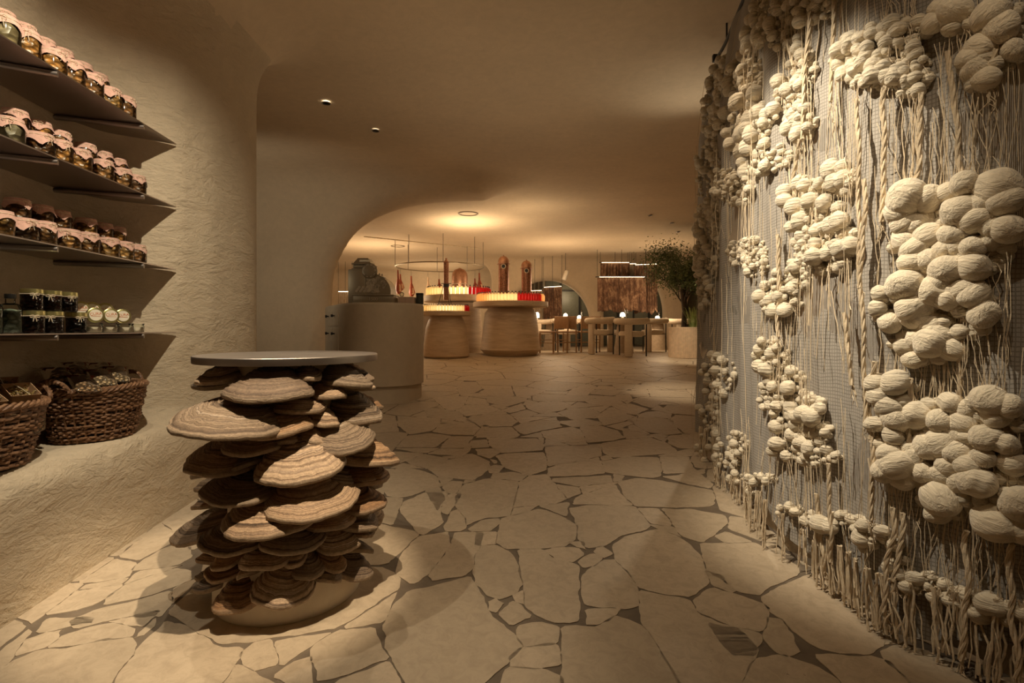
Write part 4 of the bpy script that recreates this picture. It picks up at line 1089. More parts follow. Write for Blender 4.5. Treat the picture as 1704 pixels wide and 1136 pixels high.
m = MB(); m.lathe([(.082, -.02), (.085, .0), (.078, .012), (.06, .016), (.056, .028), (.001, .034)], n=36); m.v = [(v[0]+rx_(621), -v[2]-.15, v[1]+rz_(453)) for v in m.v]; m.build('dial_housing', M_REG, reg)
m = MB(); rn = random.Random(3)
def scroll(cx, cz, r, y, dirn, turns=1.6):
    pts = []
    for i in range(22):
        t = i/21; a = t*turns*2*PI*dirn+rn.random()*.05; q = r*(1-.8*t); pts.append((cx+q*math.cos(a), y, cz+q*math.sin(a)))
    m.tube(pts, .0052, 5)
for i in range(42):
    a = rn.uniform(.05, 1.45); q = rn.uniform(.1, .92); cx = x0+.05+(x1-x0-.06)*q*math.cos(a)+.0; cz_ = zb+.02+.21*q*math.sin(a); scroll(cx, cz_, rn.uniform(.012, .026), -.143, rn.choice((-1, 1)))
for i in range(9): scroll(rx_(600+i*2.1), .13+.02*(i % 3), .014, -.152, 1)
for i in range(10): a = i*2*PI/10; scroll(rx_(621)+.058*math.cos(a), rz_(453)+.058*math.sin(a), .014, -.168, 1)
m.build('filigree', M_REGL, reg)
m = MB(); m.box((rx_(607), 0, .405), (.19, .25, .035), bev=.006); m.box((rx_(607), 0, .43), (.215, .28, .012), bev=.004)
P = [[(rx_(607)+s*w_/2*cx, s2*dd, z) for cx in (1,) for s, s2 in ((-1, -1), (1, -1), (1, 1), (-1, 1))] for w_, dd, z in ((.19, .12, .436), (.17, .105, .455), (.125, .08, .49), (.115, .075, .50))]
m.grid([r for r in P], closev=True); m.add(P[-1], [[0, 1, 2, 3]]); m.build('crown_sign', M_REG, reg, False)
m = MB(); m.box((rx_(611), -.098, .467), (.115, .004, .026), M=Matrix.Rotation(-.55, 4, 'X')); m.build('sign_window', M_CREAM, reg, False)
m = MB(); m.box((rx_(634), -.08, .30), (.13, .10, .012), M=Matrix.Rotation(.22, 4, 'Y'), bev=.004)
for i in range(4): m.lathe([(.006, 0), (.012, .006), (.006, .02), (.001, .024)], c=(rx_(626)+i*.03, -.1, .32-.006*i), n=8)
m.build('key_ledge', M_REGL, reg)
# things beside the register
def at_c(px, y=6.0): return (px-CX)/FPX*y
o = empty('napkin_box', (at_c(678, 6.05), 6.05, CT), 'pale ribbed box of card sleeves right of the cash register', 'box')
m = MB(); m.box((0, 0, .040), (.17, .14, .078), bev=.004); m.build('box_body', simple('pale_card', (.62, .46, .34), .7), o, False)
m = MB()
for i in range(15): m.box((-.077+i*.011, -.071, .04), (.004, .003, .07))
m.build('card_ribs', simple('rose_card', (.55, .36, .26), .7), o, False)
o = empty('glass_ornament', (at_c(669, 6.0), 5.99, CT+.0795), 'small round glass ornament on the ribbed card box', 'ornament')
m = MB(); m.lathe([(.001, 0)]+[(.026*math.sin(a), .026-.026*math.cos(a)) for a in np.linspace(.3, 2.9, 9)]+[(.001, .052)], n=20); m.build('glass_ball', M_GLASS, o)
m = MB(); m.tube([(.014*math.cos(a), 0, .026+.014*math.sin(a)) for a in np.linspace(0, 6.0, 16)], .003, 5, closed=True); m.build('inner_ring', M_TWINE, o)
o = empty('dark_tin', (at_c(698.5, 6.1), 6.1, CT), 'dark green cylinder with black lid at the counter end', 'tin')
m = MB(); m.lathe([(.040, 0), (.042, .003), (.042, .105), (.0005, .105)], n=28); m.build('cylinder_body', simple('dark_green_paint', (.06, .065, .05), .5, var=.05), o)
m = MB(); m.lathe([(.0425, .1052), (.0435, .108), (.0435, .124), (.041, .127), (.0005, .127)], n=28); m.build('lid', M_BLACK, o)
# ---------------- stone bottle tables ----------------
def travertine(name, c1, c2):
    t = NT(name, .6); v = t.co(scale=(1, 1, 7)); n = t.noise(v, 2.2, 6, .6, .8); c = t.ramp(n, [(.3, c1), (.7, c2)])
    v2 = t.co(scale=(1, 1, 3)); pit = t.ramp(t.noise(v2, 24, 4, .7), [(.66, (0, 0, 0)), (.72, (1, 1, 1))])
    return t.out(t.mix(t.math('MULTIPLY', pit, .5), c, tuple(x*.45 for x in c1)), None, t.bump(n, .25, .01))
M_TRAV = travertine('travertine', (.42, .30, .19), (.62, .47, .31))
def emis(name, col, s):
    t = NT(name); t.b.inputs['Emission Color'].default_value = (*col, 1); t.b.inputs['Emission Strength'].default_value = s; t.b.inputs['Base Color'].default_value = (*col, 1); return t.m
M_LED = emis('light_strip', (1, .84, .58), 1.7)
def liquid(name, col):
    t = NT(name); t.t.nodes.remove(t.b); out = [n for n in t.t.nodes if n.type == 'OUTPUT_MATERIAL'][0]
    a = t.n('ShaderNodeBsdfTranslucent'); a.inputs[0].default_value = (*col, 1); b = t.n('ShaderNodeBsdfTransparent'); b.inputs[0].default_value = (*col, 1)
    g = t.n('ShaderNodeBsdfGlossy'); g.inputs['Roughness'].default_value = .1; m1 = t.n('ShaderNodeMixShader'); m1.inputs[0].default_value = .45; m2 = t.n('ShaderNodeMixShader'); m2.inputs[0].default_value = .06
    t.l(a.outputs[0], m1.inputs[1]); t.l(b.outputs[0], m1.inputs[2]); t.l(m1.outputs[0], m2.inputs[1]); t.l(g.outputs[0], m2.inputs[2]); t.l(m2.outputs[0], out.inputs[0]); return t.m
M_YEL, M_RED, M_AMBR, M_PINK = liquid('yellow_oil', (1.0, .90, .66)), liquid('dark_red_vinegar', (.62, .03, .05)), liquid('amber_oil', (1, .80, .52)), liquid('bright_red_vinegar', (.66, .10, .09))
BOT = {}
def ORDX(n): return ORD[n-1]
def bottle(mat, h, r):
    k = (mat.name, h, r)
    if k in BOT: return copy_tree(BOT[k])
    o = empty('oil_bottle', (0, 0, 0), '', 'bottle')
    m = MB(); m.lathe([(r*.92, 0), (r, .003), (r, h*.66), (r*.75, h*.74), (r*.34, h*.80), (r*.34, h*.90)], n=10); m.build('bottle_glass', mat, o)
    m = MB(); m.lathe([(r*.42, h*.88), (r*.42, h*.97), (r*.1, h)], n=8); m.build('stopper', M_BLACK, o)
    BOT[k] = o; return o
def stone_table(name, label, cx, cy, zf, prof, rs, zt0, zt1, bh, br, ncol, tint, rb):
    o = empty(name, (cx, cy, zf), label, 'table')
    m = MB(); m.lathe([(r, z-zf) for r, z in prof], n=72); m.build('stone_base', M_TRAV, o)
    m = MB(); m.lathe([(rs-.03, zt0-zf), (rs-.004, zt0+.012-zf), (rs, zt0+.03-zf), (rs, zt1-.01-zf), (rs-.01, zt1-zf), (rb-.075, zt1-zf), (.001, zt1-zf)], n=96); m.build('stone_top', M_TRAV, o)
    m = MB(); q = rb-.055; m.lathe([(q, zt1-zf+.001), (q, zt1-zf+bh*.72), (q-.012, zt1-zf+bh*.72), (q-.012, zt1-zf+.001)], n=96); m.build('lit_band', M_LED, o)
    m = MB(); m.lathe([(q-.013, zt1-zf), (q-.013, zt1-zf+bh*.70), (.001, zt1-zf+bh*.70)], n=72); m.build('inner_drum', M_TRAV, o)
    n = len(ncol)
    for i, c in enumerate(ncol):
        a = PI+math.radians(-8)+(PI+math.radians(16))*(i+.5)/n
        b = bottle({'y': M_YEL, 'r': M_RED, 'a': M_AMBR, 'p': M_PINK}[c], bh, br); b.location = (cx+rb*math.cos(a), cy+rb*math.sin(a), zt1+.0005); b.scale = (1, 1, 1)
        cn = {'y': 'pale yellow', 'r': 'dark red', 'a': 'amber', 'p': 'bright red'}[c]
        run = [j for j in range(n) if ncol[j] == c]; pos = run.index(i)+1
        b['label'] = '%s bottle, %s of its colour %s, rim of the %s' % (cn, ORDX(pos) if pos <= len(run)/2+.5 else ORDX(len(run)+1-pos), 'from the left' if pos <= len(run)/2+.5 else 'from the right', tint); b['group'] = 'bottles round the rim of the %s' % tint
    return o
tzA = fz(10.6)
ST_A = stone_table('stone_display_table', 'broad travertine display table with two copper towers', -.03, 11.1, tzA,
    [(.50, tzA), (.62, tzA+.13), (.605, tzA+.2), (.56, tzA+.62), (.53, 1.37), (.48, 1.44), (.43, 1.49)], .77, 1.485, 1.597, .185, .0335, 'p'+'a'*9+'y'*9+'p'*9+'a'*6, 'broad copper-towered table', .67)
tzB = fz(10.2)
ST_B = stone_table('stone_display_table', 'smallest travertine display table nearest the counter, tripod tower on it', -1.29, 10.6, tzB,
    [(.40, tzB), (.455, tzB+.05), (.45, tzB+.14), (.40, tzB+.58), (.36, tzB+.70), (.30, 1.31)], .49, 1.30, 1.392, .135, .0245, 'p'+'y'*20+'rrrpp', 'smallest display table', .43)
tzC = fz(11.2)
ST_C = stone_table('stone_display_table', 'tallest travertine display table with copper dome, behind the other two', -1.18, 11.95, tzC,
    [(.50, tzC), (.545, tzC+.1), (.54, tzC+.2), (.50, tzC+.8), (.47, 1.62)], .76, 1.635, 1.775, .20, .036, 'y'*16+'r'*10, 'tall dome-topped table', .68)
# towers
def copper(name, col, perf=True):
    t = NT(name, .42, col, Metallic=.75); v = t.co()
    vo = t.n('ShaderNodeTexVoronoi'); vo.inputs['Scale'].default_value = 55; t.l(v, vo.inputs['Vector'])
    f = t.ramp(vo.outputs['Distance'], [(.25, (.15, .15, .15)), (.45, (1, 1, 1))]) if perf else t.ramp(t.noise(v, 20, 4), [(.3, (.7,)*3), (.7, (1.2,)*3)])
    return t.out(t.mix(1, col, f, 'MULTIPLY'), None, t.bump(vo.outputs['Distance'], .4, .006))
M_COP = copper('perforated_copper', (.36, .165, .095)); M_COPD = copper('hammered_copper', (.42, .22, .13), False)
def tower(px, y, zb, ptop, r, label):
    o = empty('copper_tower', ((px-CX)/FPX*y, y, zb), label, 'copper tower', 'copper towers on the broad table'); ztop = EYE-(ptop-HY)/FPX*y-zb; H = ztop-.19
    m = MB(); m.lathe([(r, 0), (r, H), (.001, H)], n=28); m.build('tower_shaft', M_COP, o)
    m = MB(); m.lathe([(r*1.28, H), (r*1.3, H+.008), (r*1.02, H+.02), (r*1.05, H+.07), (r*.9, H+.115), (r*.6, H+.15), (r*.2, H+.165), (r*.12, H+.17), (r*.16, H+.18), (.001, H+.19)], n=28); m.build('dome_cap', M_COPD, o)
    m = MB(); pts = [(r*.42*math.cos(a), -r-.012, H-.055+r*.42*math.sin(a)) for a in np.linspace(0, 2*PI, 24, endpoint=False)]; m.tube(pts, .009, 6, closed=True); m.build('porthole_ring', M_REGL, o)
    m = MB(); m.lathe([(r*.40, 0), (r*.40, .02), (.001, .02)], n=20); m.v = [(v[0], -v[2]-r+.012, v[1]+H-.055) for v in m.v]; m.build('porthole', M_BLACK, o)
DZ = 1.597+.185*.70+.001
tower(838, 11.0, DZ, 424, .105, 'taller perforated copper tower with domed cap and round porthole'); tower(876, 11.15, DZ, 431.5, .103, 'shorter perforated copper tower with domed cap and round porthole')
y = 10.6; zb = 1.392+.135*.70+.001; x = (742.5-CX)/FPX*y
o = empty('tripod_tower', (x, y, zb), 'slim red-brown column on thin tripod legs above the smallest table', 'column')
m = MB(); m.lathe([(.05, .13), (.05, .85), (.06, .86), (.062, .875), (.04, .885), (.02, .91), (.015, .93), (.022, .945), (.001, .955)], n=20); m.build('column_shaft', M_COP, o)
m = MB(); m.lathe([(.056, .38), (.058, .385), (.058, .44), (.056, .445)], n=20); m.box((0, -.01, .45), (.2, .012, .012)); m.build('clamp_band', M_BLACK, o)
for k in range(3):
    a = -PI/2+k*2*PI/3+.5; m = MB(); m.tube([(.055*math.cos(a), .055*math.sin(a), .40), (.17*math.cos(a), .17*math.sin(a), 0)], .006, 6); m.build('leg', M_BLACK, o)
o = empty('copper_dome', ((765-CX)/FPX*11.95, 11.95, 1.775+.2*.70+.001), 'rounded copper still lit from below on the tallest table', 'copper still')
m = MB(); m.lathe([(.17, 0), (.175, .05), (.175, .28), (.165, .36), (.12, .43), (.05, .46), (.02, .475), (.001, .48)], n=36); m.build('dome_body', M_COPD, o)
m = MB(); m.tube([(.176*math.cos(a), .176*math.sin(a), .12) for a in np.linspace(0, 2*PI, 36, endpoint=False)], .008, 6, closed=True); m.build('rim_band', M_REGL, o)
plight(((765-CX)/FPX*11.6, 11.45, 1.99), 3.0, AMB, .03)
# ham rail
RC, RR, RZ2 = Vector((-1.6, 12.0, 0)), .97, 2.42
o = empty('hanging_ring_rail', (RC.x, RC.y, RZ2), 'round metal ring rail hung from the ceiling over the display tables', 'ring rail')
m = MB(); m.tube([(RR*math.cos(a), RR*math.sin(a), 0) for a in np.linspace(0, 2*PI, 96, endpoint=False)], .013, 8, closed=True); m.build('ring', M_REG, o)
for k in range(8):
    a = k*PI/4+.2; m = MB(); m.tube([(RR*math.cos(a), RR*math.sin(a), 0), (RR*math.cos(a), RR*math.sin(a), CEIL-RZ2+.02)], .008, 6); m.build('hanger_rod', M_STEEL, o)
M_HAM = simple('cured_ham', (.30, .06, .025), .4, .3, 40, .3); M_FAT = simple('ham_fat', (.62, .42, .26), .5, .2, 40, .15)
hams = [(663, 448, 488, 'longest, beside the register'), (671, 455, 482, 'second from the register'), (684, 458, 492, 'third, above the ribbed box'), (709, 460, 489, 'brightly lit, at the tall table edge'), (727, 463, 482, 'above the yellow bottles'), (790, 462, 482, 'behind the dark red bottles'), (798, 453, 485, 'longest of those above the dark red bottles')]
hp = None
for i, (px, t0, t1, lb) in enumerate(hams):
    a = math.asin(max(-.99, min(.99, ((px-CX)/FPX*12.6-RC.x)/RR))); yy = RC.y+RR*math.cos(a); xx = RC.x+RR*math.sin(a); L = (t1-t0)/FPX*yy; zt_ = EYE-(t0-HY)/FPX*yy
    o = empty('cured_ham', (xx, yy, RZ2-.014), 'cured ham leg hanging from the ring rail, '+lb, 'ham', 'hams on the ring rail')
    m = MB(); pts = [(0, 0, -.03), (.0, 0, zt_-RZ2), (0.004, 0, zt_-RZ2-L*.35), (.012, 0, zt_-RZ2-L*.6), (.02, 0, zt_-RZ2-L*.85), (.012, 0, zt_-RZ2-L)]
    m.tube(pts[1:], [.016, .022, .055, .078, .03], 12); m.build('ham_leg', M_FAT if i == 3 else M_HAM, o)
    m = MB(); m.tube([(0, 0, 0), (0, 0, zt_-RZ2+.005)], .003, 5); m.build('hanging_cord', M_BLACK, o)
    if i != 3: m = MB(); m.tube([(.04, -.03, zt_-RZ2-L*.6), (.05, -.035, zt_-RZ2-L*.9)], [.02, .04], 8); m.build('fat_side', M_FAT, o)
spot(((709-CX)/FPX*12.2, 11.6, 2.9), ((709-CX)/FPX*12.9, 12.9, 2.1), 14, 22, WARM)
# ---------------- dining area ----------------
M_BOUC = simple('cream_boucle', (.66, .55, .42), .95, .6, 220, .1); M_OAK = simple('pale_oak', (.36, .215, .11), .6, .2, 60, .15)
M_TOP = simple('pale_table_top', (.44, .33, .22), .6); M_SHADE = emis('lit_shade', (1, .84, .60), 3.5)
FZ = fz(12)
def arm_chair():
    o = empty('tub_chair', (0, 0, 0), '', 'chair')
    m = MB(); m.tube([(.30*math.cos(a), .27*math.sin(a), .70-.015*math.sin(a)) for a in np.linspace(-PI*.16, PI*1.16, 26)], [.045]+[.062]*24+[.045], 12); m.build('curved_backrest', M_BOUC, o)
    m = MB(); m.lathe([(.20, .385), (.25, .41), (.255, .45), (.235, .495), (.001, .505)], n=30); m.build('seat', M_BOUC, o)
    m = MB(); m.box((0, .25, .33), (.15, .07, .66), bev=.02); m.build('rear_leg', M_BOUC, o)
    for s in (-1, 1): m = MB(); m.tube([(s*.27, -.10, .66), (s*.27, -.10, 0)], .013, 8); m.build('leg', M_BLACK, o)
    m = MB(); m.tube([(.27*math.cos(a), -.10+.2*math.sin(a) if math.sin(a) < 0 else -.10+.25*math.sin(a), .405) for a in np.linspace(0, PI, 14)], .010, 6); m.build('seat_hoop', M_BLACK, o)
    return o
def wood_chair():
    o = empty('wooden_chair', (0, 0, 0), '', 'chair')
    for x in (-.21, .21):
        m = MB(); m.tube([(x, .20, 0), (x, .22, .45), (x, .25, .80)], .016, 8); m.build('rear_post', M_OAK, o)
        m = MB(); m.tube([(x, -.20, 0), (x, -.20, .44)], .016, 8); m.build('front_leg', M_OAK, o)
    m = MB(); m.box((0, .235, .655), (.42, .02, .27), bev=.006); m.build('back_panel', M_OAK, o)
    m = MB(); m.box((0, 0, .45), (.45, .43, .035), bev=.01); m.build('seat', M_OAK, o)
    m = MB(); [m.tube([(-.21, yy, .22), (.21, yy, .22)], .009, 6) for yy in (-.2, .2)]; [m.tube([(x, -.2, .28), (x, .2, .28)], .009, 6) for x in (-.21, .21)]; m.build('stretcher', M_OAK, o)
    return o
def oval_table(px, y, rx, ry, label, h=.74, ped=.16):
    o = empty('dining_table', ((px-CX)/FPX*y, y, fz(y)), label, 'table', 'dining tables')
    m = MB(); m.lathe([(rx-.03, h-.035), (rx, h-.02), (rx, h-.006), (rx-.006, h), (.001, h)], n=56, sy=ry/rx); m.build('table_top', M_TOP, o)
    m = MB(); m.lathe([(ped*1.35, 0), (ped*1.3, .03), (ped*.8, h-.036)], n=28); m.build('pedestal', M_TOP, o); return o
def lamp(px, y, h, base, label):
    o = empty('table_lamp', ((px-CX)/FPX*y, y, fz(y)+.74), label, 'lamp')
    m = MB(); m.lathe([(.03, 0), (.03, .02), (.012, .03), (.012, h*.45)], n=16); m.build('lamp_base', M_REGL, o)
    m = MB(); m.lathe([(.055, h*.3), (.055, h*.6), (.045, h*.85), (.02, h*.98), (.001, h)], n=20); m.build('lamp_shade', M_SHADE, o)
    plight((o.location.x, y-.12, fz(y)+.74+h+.05), 1.2, WARM, .05); return o
oval_table(1038, 11.6, .50, .42, 'round pale table with lit dome lamp and glass tube')
oval_table(918, 13.6, .82, .42, 'long pale table in front of the hanging textile at the pillar')
oval_table(1092, 13.4, .95, .45, 'long pale table behind the planter', ped=.2)
tc_ = [(1051, 10.75, PI-.45, 'nearest, its thick rear leg toward the aisle'), (1000, 11.25, 2.1, 'at the left of the round table'), (1086, 12.2, 2.5, 'behind the round table, toward the planter'), (1136, 12.55, 2.6, 'just left of and behind the planter'), (900, 12.9, .2, 'nearest the broad display table'), (944, 12.7, -.1, 'just left of the wooden chairs'), (1010, 12.3, 3.3, 'facing the aisle behind the round table')]
cp = None
for i, (px, y, rz, lb) in enumerate(tc_):
    o = arm_chair() if cp is None else copy_tree(cp); cp = cp or o; o.location = ((px-CX)/FPX*y, y, fz(y)); o.rotation_euler = (0, 0, rz+PI)
    o['label'] = 'cream tub chair with black legs, '+lb; o['group'] = 'cream tub chairs'
for o in [c for c in bpy.data.objects if c.name.startswith('tub_chair')]: o.rotation_euler[2] -= PI
wp = None
for i, (px, y, rz, lb) in enumerate([(978, 12.1, PI+.15, 'nearest the cream tub chairs'), (948, 12.0, PI-.4, 'turned sideways, middle'), (921, 11.6, -.9, 'beside the broad display table')]):
    o = wood_chair() if wp is None else copy_tree(wp); wp = wp or o; o.location = ((px-CX)/FPX*y, y, fz(y)); o.rotation_euler = (0, 0, rz)
    o['label'] = 'wooden chair with solid back panel, '+lb; o['group'] = 'wooden dining chairs'; o.rotation_euler[2] += PI if i == 9 else 0
lamp(1036, 11.45, .13, .74, 'small glowing dome lamp on the round table'); lamp(941, 13.5, .17, .74, 'glowing lamp on the long table by the arch'); lamp(964, 13.6, .12, .74, 'low glowing lamp behind the wooden chairs'); lamp(1094, 13.3, .10, .74, 'low glowing lamp on the table near the planter'); lamp(894, 13.6, .20, .70, 'slim glowing lamp beside the broad display table')
for px, y, h, lb in ((1041.5, 11.55, .22, 'tall glass tube on the round table'), (968, 13.68, .27, 'glass carafe by the low lamp'), (1096.5, 13.45, .21, 'glass carafe on the table near the planter')):
    o = empty('glass_tube', ((px-CX)/FPX*y, y, fz(y)+.741), lb, 'glass')
    m = MB(); m.lathe([(.035, 0), (.037, .005), (.037, h*.7), (.03, h*.9), (.001, h)], n=20); m.build('glass_body', glassmat('milky_glass', (.9, .85, .75), 1.8), o)
# planter, tree, grass
PX, PYY = (1139.5-CX)/FPX*10.55, 10.55; pz = fz(10.3)
o = empty('fluted_planter', (PX, PYY, pz), 'round fluted pale wood planter holding the olive tree', 'planter')
m = MB(); NF = 64; P = []
for r, z in ((.30, 0), (.312, .01), (.312, .59), (.305, .60), (.27, .60), (.265, .54)):
    P.append([((r-(.008 if j % 2 else 0)*(z < .6))*math.cos(j*PI/NF), (r-(.008 if j % 2 else 0)*(z < .6))*math.sin(j*PI/NF), z) for j in range(2*NF)])
m.grid(P, closev=True); m.build('fluted_wall', simple('planter_wood', (.66, .50, .34), .6), o, ang=20)
m = MB(); m.lathe([(.268, .55), (.001, .56)], n=30); m.build('soil', simple('soil', (.04, .028, .018), .95, .8, 60), o)
t = NT('olive_leaf', .6); oi = t.n('ShaderNodeTexCoord'); M_LEAF = t.out(t.ramp(t.noise(t.co(), 5, 3), [(.3, (.09, .13, .05)), (.7, (.26, .30, .13))])); M_BARK = simple('bark', (.07, .05, .035), .9, .8, 40, .3)
tr = empty('olive_tree', (PX-.02, PYY, pz+.556), 'slim olive tree with airy crown growing in the fluted planter', 'tree')
m = MB(); rn = random.Random(8); tips = []
tips_src = [((0, 0, 0), (.02, 0, .35), (-.03, 0, .75), (.03, .02, 1.0))]
m.tube(tips_src[0], [.055, .05, .045, .035], 8)
m.tube([(.03, .02, .0), (.05, .03, .5), (.02, .03, .95)], [.03, .025, .02], 7)
def branch(p, d, L, r, dep):
    q = p+d*L*.5+Vector((rn.uniform(-1, 1), rn.uniform(-1, 1), rn.uniform(-.5, 1)))*L*.12; e = p+d*L; m.tube([p, q, e], [r, r*.8, r*.55], 5 if dep < 2 else 4)
    tips.append((q, dep)); tips.append((e, dep))
    if dep < 4:
        for _ in range(3):
            nd = (d+Vector((rn.uniform(-1, 1), rn.uniform(-1, 1), rn.uniform(-.6, .7)))*.75).normalized(); branch(e if rn.random() < .7 else q, nd, L*.66, r*.6, dep+1)
for a in (0, 1.2, 2.3, 3.4, 4.6, 5.5): branch(Vector((.02, .02, rn.uniform(.38, 1.0))), Vector((math.cos(a)*.8, math.sin(a)*.6, rn.uniform(.5, 1.1))).normalized(), .38, .016, 0)
m.build('trunk', M_BARK, tr)
L_ = MB(); mx = 0
for p, dep in tips:
    if dep < 2: continue
    for _ in range(8):
        c = p+Vector((rn.gauss(0, .10), rn.gauss(0, .10), rn.gauss(0, .11))); d = Vector((rn.uniform(-1, 1), rn.uniform(-1, 1), rn.uniform(-1, .6))).normalized(); s = d.orthogonal().normalized()*.012; l = rn.uniform(.038, .07)
        nn = d.cross(s).normalized()*.0015
        L_.add([c, c+d*l*.5+s+nn, c+d*l, c+d*l*.5-s+nn], [[0, 1, 2, 3]])
me = bpy.data.meshes.new('foliage'); me.from_pydata(L_.v, [], L_.f); link('foliage', me, M_LEAF, tr, False)
g = MB()
for i in range(170):
    a = rn.uniform(0, 2*PI); q = rn.uniform(0, .09); p = Vector((q*math.cos(a), q*math.sin(a), 0)); ln = rn.uniform(.18, .48); l = Vector((math.cos(a), math.sin(a), 0))*rn.uniform(.02, .22); s = Vector((-math.sin(a), math.cos(a), 0))*.004
    pt = [p, p+l*.3+Vector((0, 0, ln*.5)), p+l*.8+Vector((0, 0, ln*.9)), p+l*1.3+Vector((0, 0, ln*.95))]
    g.grid([[pt[0]-s, pt[0]+s], [pt[1]-s, pt[1]+s], [pt[2]-s*.7, pt[2]+s*.7], [pt[3]-s*.1, pt[3]+s*.1]])
gm = bpy.data.meshes.new('leaf_blades'); gm.from_pydata(g.v, [], g.f)
t = NT('grass_blade', .5); M_GR = t.out(t.ramp(t.noise(t.co(), 12, 2), [(.3, (.22, .34, .07)), (.7, (.60, .66, .30))]))
o = link('ornamental_grass', gm, M_GR, None, False); o.location = (PX+.15, PYY-.08, pz+.556); tag(o, 'bright green grass tuft in the planter beside the trunk', 'grass')
# hanging textiles
def tex_mat(name, c1, c2, c3):
    t = NT(name, .95); v = t.co(scale=(1.6, 1.6, .9)); n = t.noise(v, 3.2, 6, .75, 1.2); n2 = t.noise(t.co(scale=(1, 1, .35)), 26, 5, .8)
    return t.out(t.ramp(t.math('ADD', t.math('MULTIPLY', n, .55), t.math('MULTIPLY', n2, .45)), [(.38, c1), (.5, c2), (.62, c3)]), None, t.bump(n2, 1, .04))
M_TEX = tex_mat('rust_textile', (.05, .023, .012), (.15, .07, .035), (.42, .26, .15)); M_TEXP = tex_mat('pale_textile', (.35, .25, .17), (.50, .38, .26), (.62, .50, .36))
def textile(pxs, ptop, pbot, y, label, mats, y2=None):
    px0, px1 = pxs; y2 = y2 or y; a = pxp(px0, ptop, y); b = pxp(px1, ptop, y2); b.z = a.z; zb = pxp(px0, pbot, y).z-a.z
    o = empty('hanging_textile', a, label, 'textile', 'rust textiles hung from rods'); w_ = b-a; m1 = MB(); N = 60; P = []
    for i in range(N+1):
        u = i/N; rag = .09*mnoise.noise(Vector((u*6, px0, 0)))+.03*mnoise.noise(Vector((u*25, px0, 0))); row = []
        for j in range(22):
            t = j/21; q = w_*u+Vector((0, .05*mnoise.noise(Vector((u*8, t*2, px0)))+.018*math.sin(u*60), (zb+rag)*t)); row.append(q)
        P.append(row)
    m1.grid(P); c0 = m1.build('textile_cloth', mats, o); sm = c0.modifiers.new('thickness', 'SOLIDIFY'); sm.thickness = .012
    m1 = MB(); m1.tube([w_*-.04+Vector((0, 0, .02)), w_*1.04+Vector((0, 0, .02))], .012, 8); m1.build('hanging_rod', M_BLACK, o)
    m1 = MB()
    for u in (0, .5, 1): m1.tube([w_*u+Vector((0, 0, .02)), w_*u+Vector((0, 0, CEIL-a.z-.02))], .005, 5)
    m1.build('ceiling_wire', M_BLACK, o)
    m1 = MB(); m1.tube([w_*.04+Vector((0, -.05, .015)), w_*.96+Vector((0, -.05, .015))], .0045, 6); m1.build('light_strip', M_LEDT, o)
    return o
M_LEDT = emis('textile_light', (1, .78, .50), 9)
textile((999, 1048), 438, 505, 13.6, 'left rust textile on the upper rod, lit from above', M_TEX)
textile((1055, 1094), 442, 520, 13.5, 'right rust textile on the upper rod beside the olive tree', M_TEX, 13.3)
textile((1045, 1058), 440, 505, 13.7, 'narrow pale strip between the two rust textiles', M_TEXP)
textile((994, 1075), 462, 518, 13.15, 'wide lower rust textile hung in front of the upper pair', M_TEX)
textile((904, 935), 479, 532, 14.5, 'rust textile hung by the arched opening', M_TEX, 14.15)
textile((878, 902), 485, 545, 14.9, 'pale textile partly hidden by the broad display table', M_TEXP, 14.7)
textile((563, 586), 486, 505, 15.5, 'glittering pale textile low behind the register', M_TEXP)
o = empty('ceiling_spotlight', ((941-CX)/FPX*13.8, 13.8, 2.42), 'white cylinder spotlight hanging near the arch', 'spotlight')
m = MB(); m.lathe([(.05, -.13), (.055, -.12), (.055, .10), (.04, .12), (.001, .125)], n=20); m.v = [tuple(Matrix.Rotation(.35, 3, 'Y') @ Vector(v)) for v in m.v]; m.build('lamp_housing', simple('white_paint', (.7, .62, .5), .5), o)
m = MB(); m.tube([(0, 0, .1), (0, 0, CEIL-2.44)], .006, 6); m.build('drop_rod', M_BLACK, o)
# glazing behind the arches
M_DG = simple('dark_glazing', (.13, .13, .095), .4); M_FRB = M_BLACK
for k, (x0, x1) in enumerate(((.35, 2.6), (2.75, 4.6), (4.8, 6.8))):
    m = MB(); m.box(((x0+x1)/2, 16.4, 1.75), (x1-x0, .03, 2.4)); q = m.build('window_%d' % (k+1), M_DG, None, False); q['kind'] = 'structure'
    m = MB(); [m.box((x0+(x1-x0)*i/4, 16.36, 1.75), (.045, .05, 2.4)) for i in range(5)]; [m.box(((x0+x1)/2, 16.36, z), (x1-x0, .05, .04)) for z in (1.3, 2.2)]; m.build('window_frame', M_FRB, q, False)
# curtain folds beside the glazing
m = MB(); P = [[(.15+t*.85, 16.1+.06*math.sin(t*40), z) for z in (FZ, 1.5, 2.8)] for t in np.linspace(0, 1, 50)]; m.grid(P)
o = m.build('drape', simple('taupe_drape', (.28, .24, .17), .9), None); tag(o, 'taupe drape gathered beside the dark glazing in the arch', 'drape')
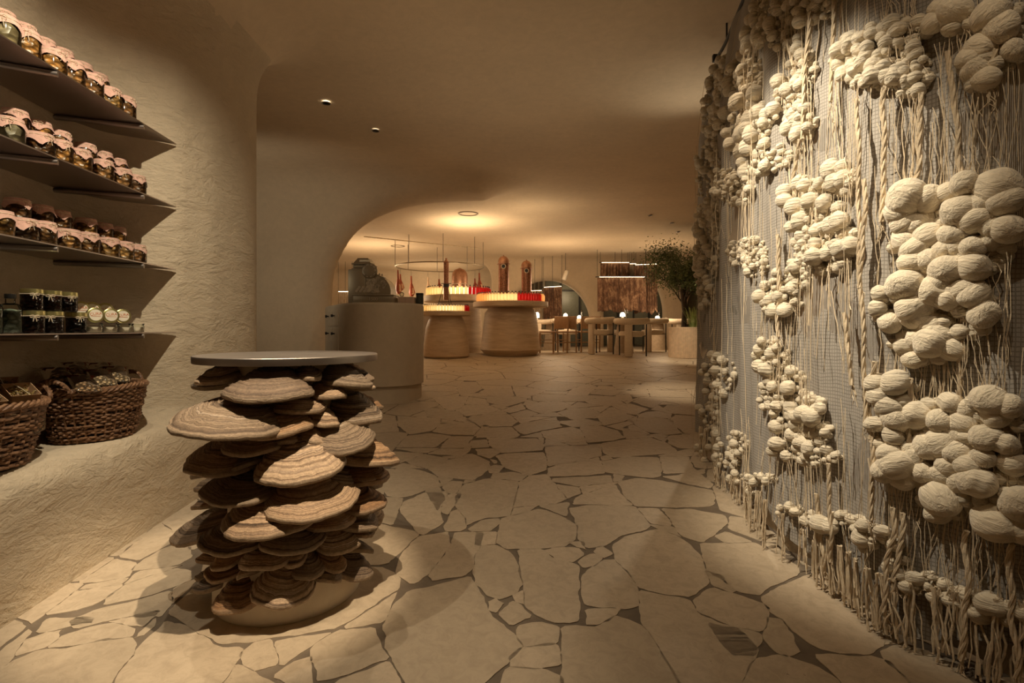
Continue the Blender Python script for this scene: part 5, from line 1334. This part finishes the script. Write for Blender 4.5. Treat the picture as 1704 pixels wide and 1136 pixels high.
# ceiling fittings
M_RING = simple('ring_trim', (.22, .17, .11), .6, var=0)
for px, py, r, lb in ((779, 355, .17, 'large round ceiling ring over the display area'), (662, 409, .16, 'round ceiling ring left of the ring rail'), (901, 431, .15, 'small far ceiling ring right of the copper towers')):
    Y = (CEIL-.0-EYE)/((HY-py)/FPX); o = empty('ceiling_ring', ((px-CX)/FPX*Y, Y, CEIL-.004), lb, 'ceiling fitting')
    m = MB(); m.lathe([(r, 0), (r, -.008), (r-.022, -.008), (r-.022, 0)], n=48, cap=False); m.build('ring_trim', M_RING, o)
for px, py, lb, on in ((543, 169, 'lit recessed downlight nearest the entrance', 1), (625, 215, 'second recessed downlight toward the arch', 1), (1082, 357, 'first tiny ceiling spot above the olive tree', 0), (1118, 370, 'second tiny ceiling spot above the olive tree', 0), (1128, 385, 'third tiny ceiling spot above the olive tree', 0)):
    Y = (CEIL-EYE)/((HY-py)/FPX); o = empty('recessed_downlight', ((px-CX)/FPX*Y, Y, CEIL-.012), lb, 'downlight')
    m = MB(); m.lathe([(.04, 0), (.042, -.006), (.032, -.008), (.030, .0)], n=24); m.build('downlight_trim', M_STEEL, o)
    m = MB(); m.lathe([(.030, .006), (.001, .004)], n=20); m.build('downlight_lens', emis('lens_glow', (1, .9, .7), 5 if px == 543 else (1.5 if on else .02)), o)
# linear cove groove
m = MB(); a = pxp(606, 396, 11.4); b = pxp(800, 413, 13.1); a.z = b.z = CEIL-.006; d = (b-a); m.box((a+b)/2, (d.length, .03, .03), rz=math.atan2(d.y, d.x)); q = m.build('trim_1', simple('cove_trim', (.75, .64, .46), .6), None, False); q['kind'] = 'structure'
# back bar shelf behind the register
o = empty('back_bar_shelf', ((600-CX)/FPX*15.8, 15.8, FZ), 'long low dark shelf unit at the far wall behind the register', 'shelf unit')
m = MB(); m.box((.6, .2, .55), (4.6, .4, 1.1), bev=.02); m.build('shelf_body', simple('taupe_board', (.22, .16, .11), .7), o)
m = MB(); m.box((.6, .18, 1.12), (4.7, .46, .04), bev=.008); m.build('shelf_top', M_TOP, o)
